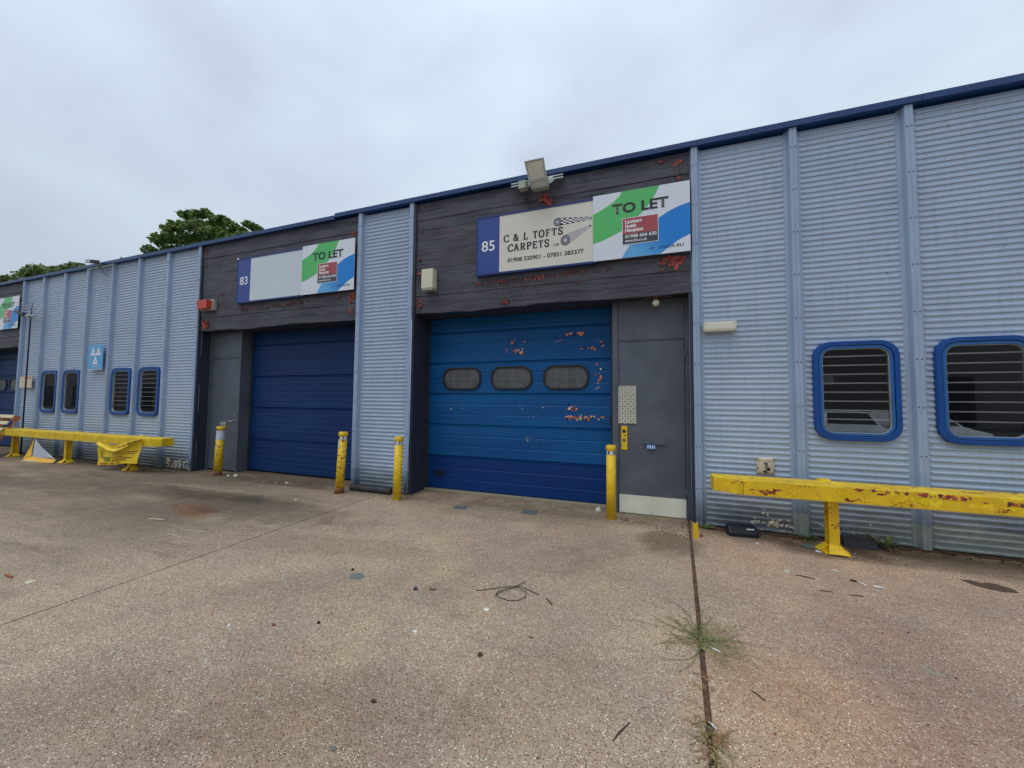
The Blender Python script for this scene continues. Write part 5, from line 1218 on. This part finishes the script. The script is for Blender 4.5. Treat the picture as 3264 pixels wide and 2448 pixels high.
def tree(x, y, label, cz, rx, rz, trunk_h, n, size, mat, seed, bumps=46, group=None, extra=()):
    rnd = random.Random(seed); t = thing('tree', label, 'tree', (x, y, 0), group)
    cs = []
    for _ in range(bumps):
        v = Vector((rnd.gauss(0,1), rnd.gauss(0,1), rnd.gauss(0,1))).normalized(); k = rnd.uniform(0.3,0.98)
        cs.append(((v.x*rx*k, v.y*rx*k*0.55, cz+v.z*rz*k), rnd.uniform(0.07,0.17)*rx*(0.7 if bumps > 100 else 1.3)))
    cs += list(extra)
    leaf_cloud(cs, n, size, seed).build('crown', mat, t)
    mb = MB(); mb.tube([(0,0,-0.15),(0.1,0,trunk_h*0.5),(0,0.1,trunk_h),(0.1,0,cz)], [0.38,0.32,0.26,0.12], 10)
    mb.build('trunk', M['bark'], t)
    for c, r in cs[:12]:
        mb = MB(); mb.tube([(0,0.05,trunk_h*rnd.uniform(0.8,1.1)),(c[0]*0.5,c[1]*0.5,(trunk_h+c[2])*0.52),c], [0.12,0.07,0.03], 6); mb.build('branch', M['bark'], t)
    return t
tree(-16.8, 14, 'tall green maple rising above the roof behind unit 83', 10.4, 4.0, 4.0, 6.0, 24000, 0.17, M['leaf'], 31, 50,
     extra=[((x+17.5+dx, dy, z-r*0.75-dz), r) for x, z in ((-23.2,15.2),(-22.3,16.0),(-21.3,16.8),(-20.2,16.9),(-19.0,17.6),(-18.0,17.5),(-17.0,17.4),(-16.0,17.3),(-14.9,16.6),(-13.8,16.4),(-12.9,15.8),(-12.1,15.4),(-10.9,15.5),(-10.1,15.1))
            for r, dx, dy, dz in ((0.30,-0.25,0,-0.1),(0.30,0.35,0,0.25),(0.55,0.3,0.6,0.6),(0.6,0.4,-0.7,1.2),(0.7,-0.1,0.4,1.7),(0.7,0.6,0.2,2.3))])
tree(-33.5, 14, 'olive green tree barely showing above the left roof edge, nearest the maple', 10.3, 5.2, 4.2, 5.5, 12000, 0.22, M['leaf2'], 32, 60,
     extra=[((x+33.5, dy, z-0.6-dz), 0.6) for x, z in ((-37.6,15.3),(-35.9,15.3),(-34.8,15.3),(-34.0,15.2),(-33.1,14.8),(-25.8,14.5),(-24.8,14.4),(-30,14.4)) for dy, dz in ((0,0),(0.5,0.7))])
tree(-43.0, 14, 'olive green tree showing above the roof near the left edge of the row', 10.4, 6.0, 4.2, 5.5, 12000, 0.22, M['leaf2'], 33, 60,
     extra=[((x+43.0, dy, z-0.6-dz), 0.7) for x, z in ((-45.0,15.4),(-43.4,15.7),(-42.2,15.9),(-41,15.7),(-39.5,15.4),(-38.6,15.3),(-46.2,14.9)) for dy, dz in ((0,0),(0.5,0.7))])
tree(-55.5, 14, 'olive green tree at the far left behind the roof line', 10.4, 6.4, 4.4, 5.5, 10000, 0.24, M['leaf2'], 34, 50,
     extra=[((x+55.5, 0, z-0.4), 0.8) for x, z in ((-48.2,15.1),(-49.3,15.2),(-50.4,15.2),(-52,15.4))])

# ------------------------------------------------------------------ across the yard (seen only in the window glass)
ob = thing('opposite_building', 'dark grey industrial building on the far side of the yard', 'building', (0, -36, 0))
MB().box(-170, 90, -12, 0, -0.15, 7.6).build('walls', M['opp'], ob); MB().box(-170.3, 90.3, -12.3, 0.3, 7.6, 7.9).build('roof', M['opp'], ob)
for k in range(-11, 10): MB().box(-26+k*11, -21.5+k*11, 0.002, 0.05, 0, 4.2).build('loading_door', M['car_red'] if k % 3 == 1 else M['reveal'], ob)
for k, (x, hh) in enumerate(((-12, 1.0), (14, 0.95), (36, 1.05), (52, 0.9))):
    tree(x, -52, ['broad dark tree behind the opposite building, left end', 'broad dark tree behind the opposite building, second from left', 'broad dark tree behind the opposite building, third from left', 'broad dark tree behind the opposite building, right end'][k], 9.5*hh, 8.5, 5.0, 5.0, 3500, 0.7, M['leaf'], 60+k, 30)
def car(x, y, rz, paint, label, L_=4.1, H=1.45, van=False):
    t = thing('parked_van' if van else 'parked_car', label, 'van' if van else 'car', (x, y, 0), rot=(0,0,R(rz)))
    hw = 0.86; h = L_/2
    if van: P = [(-h,0.35),(-h,H*0.95),(-h+0.15,H),(h-1.6,H),(h-0.85,H*0.62),(h-0.1,H*0.5),(h,0.4),(h-0.1,0.28),(-h+0.1,0.28)]
    else: P = [(-h,0.35),(-h,0.85),(-h+0.25,1.0),(-h+0.75,H),(h-1.9,H),(h-1.15,0.95),(h-0.2,0.78),(h,0.55),(h-0.05,0.28),(-h+0.1,0.28)]
    mb = MB(); n = len(P)
    mb.v = [(px, -hw*(0.8 if pz > 1.1 else 1), pz) for px, pz in P]+[(px, hw*(0.8 if pz > 1.1 else 1), pz) for px, pz in P]
    mb.f = [list(range(n)), list(range(n,2*n))[::-1]]+[[i,n+i,n+(i+1)%n,(i+1)%n] for i in range(n)]; mb.mi=[0]*(n+2); mb.sm=[False]*(n+2)
    mb.build('body', paint, t, bevel=0.05)
    g0 = (h-1.9, H) if not van else (h-1.6, H); g1 = (h-1.15, 0.95) if not van else (h-0.85, H*0.62)
    mb = MB(); dx, dz = g1[0]-g0[0], g1[1]-g0[1]; ln = math.hypot(dx,dz); nx_, nz_ = -dz/ln*0.02, dx/ln*0.02
    mb.add([(g0[0]+dx*0.12+nx_,-0.62,g0[1]+dz*0.12+nz_*-1+0.02),(g0[0]+dx*0.12+nx_,0.62,g0[1]+dz*0.12-nz_+0.02),(g0[0]+dx*0.95+nx_,0.74,g0[1]+dz*0.95-nz_+0.02),(g0[0]+dx*0.95+nx_,-0.74,g0[1]+dz*0.95-nz_+0.02)],[(0,1,2,3)])
    mb.build('windscreen', M['carglass'], t)
    for sy in (-1, 1):
        mb = MB(); z0_, z1_ = (1.0, H-0.1) if not van else (H*0.62, H-0.25); a0 = -h+0.8 if not van else h-2.4; yy_ = hw*0.93
        mb.add([(a0,sy*(yy_+0.01),z0_),(h-1.3,sy*(yy_+0.01),z0_),(h-1.9,sy*(hw*0.8+0.03),z1_),(a0+0.15,sy*(hw*0.8+0.03),z1_)],[(0,1,2,3)]); mb.build('side_window', M['carglass'], t)
        for wx in (-h+0.75, h-0.8):
            w_ = MB().tube([(wx,sy*(hw-0.18),0.31),(wx,sy*(hw+0.01),0.31)], 0.31, 20).build('wheel', M['black'], t)
            MB().tube([(wx,sy*(hw+0.011),0.31),(wx,sy*(hw+0.018),0.31)], 0.19, 14).build('rim', M['steel'], w_)
        MB().box(h-0.12, h-0.01, sy*0.62-0.14, sy*0.62+0.14, 0.58, 0.70).build('headlight', M['white'], t)
    return t
car(26.3, -13.0, 100, M['car_white'], 'white parked car reflected in the first right window')
car(28.6, -13.2, 82, M['car_white'], 'second white parked car across the yard beside the first')
car(34.0, -13.5, 92, M['car_dark'], 'navy parked car across the yard', H=1.5)
car(38.0, -18.0, 95, M['car_red'], 'dark red parked van across the yard', 5.2, 2.3, True)
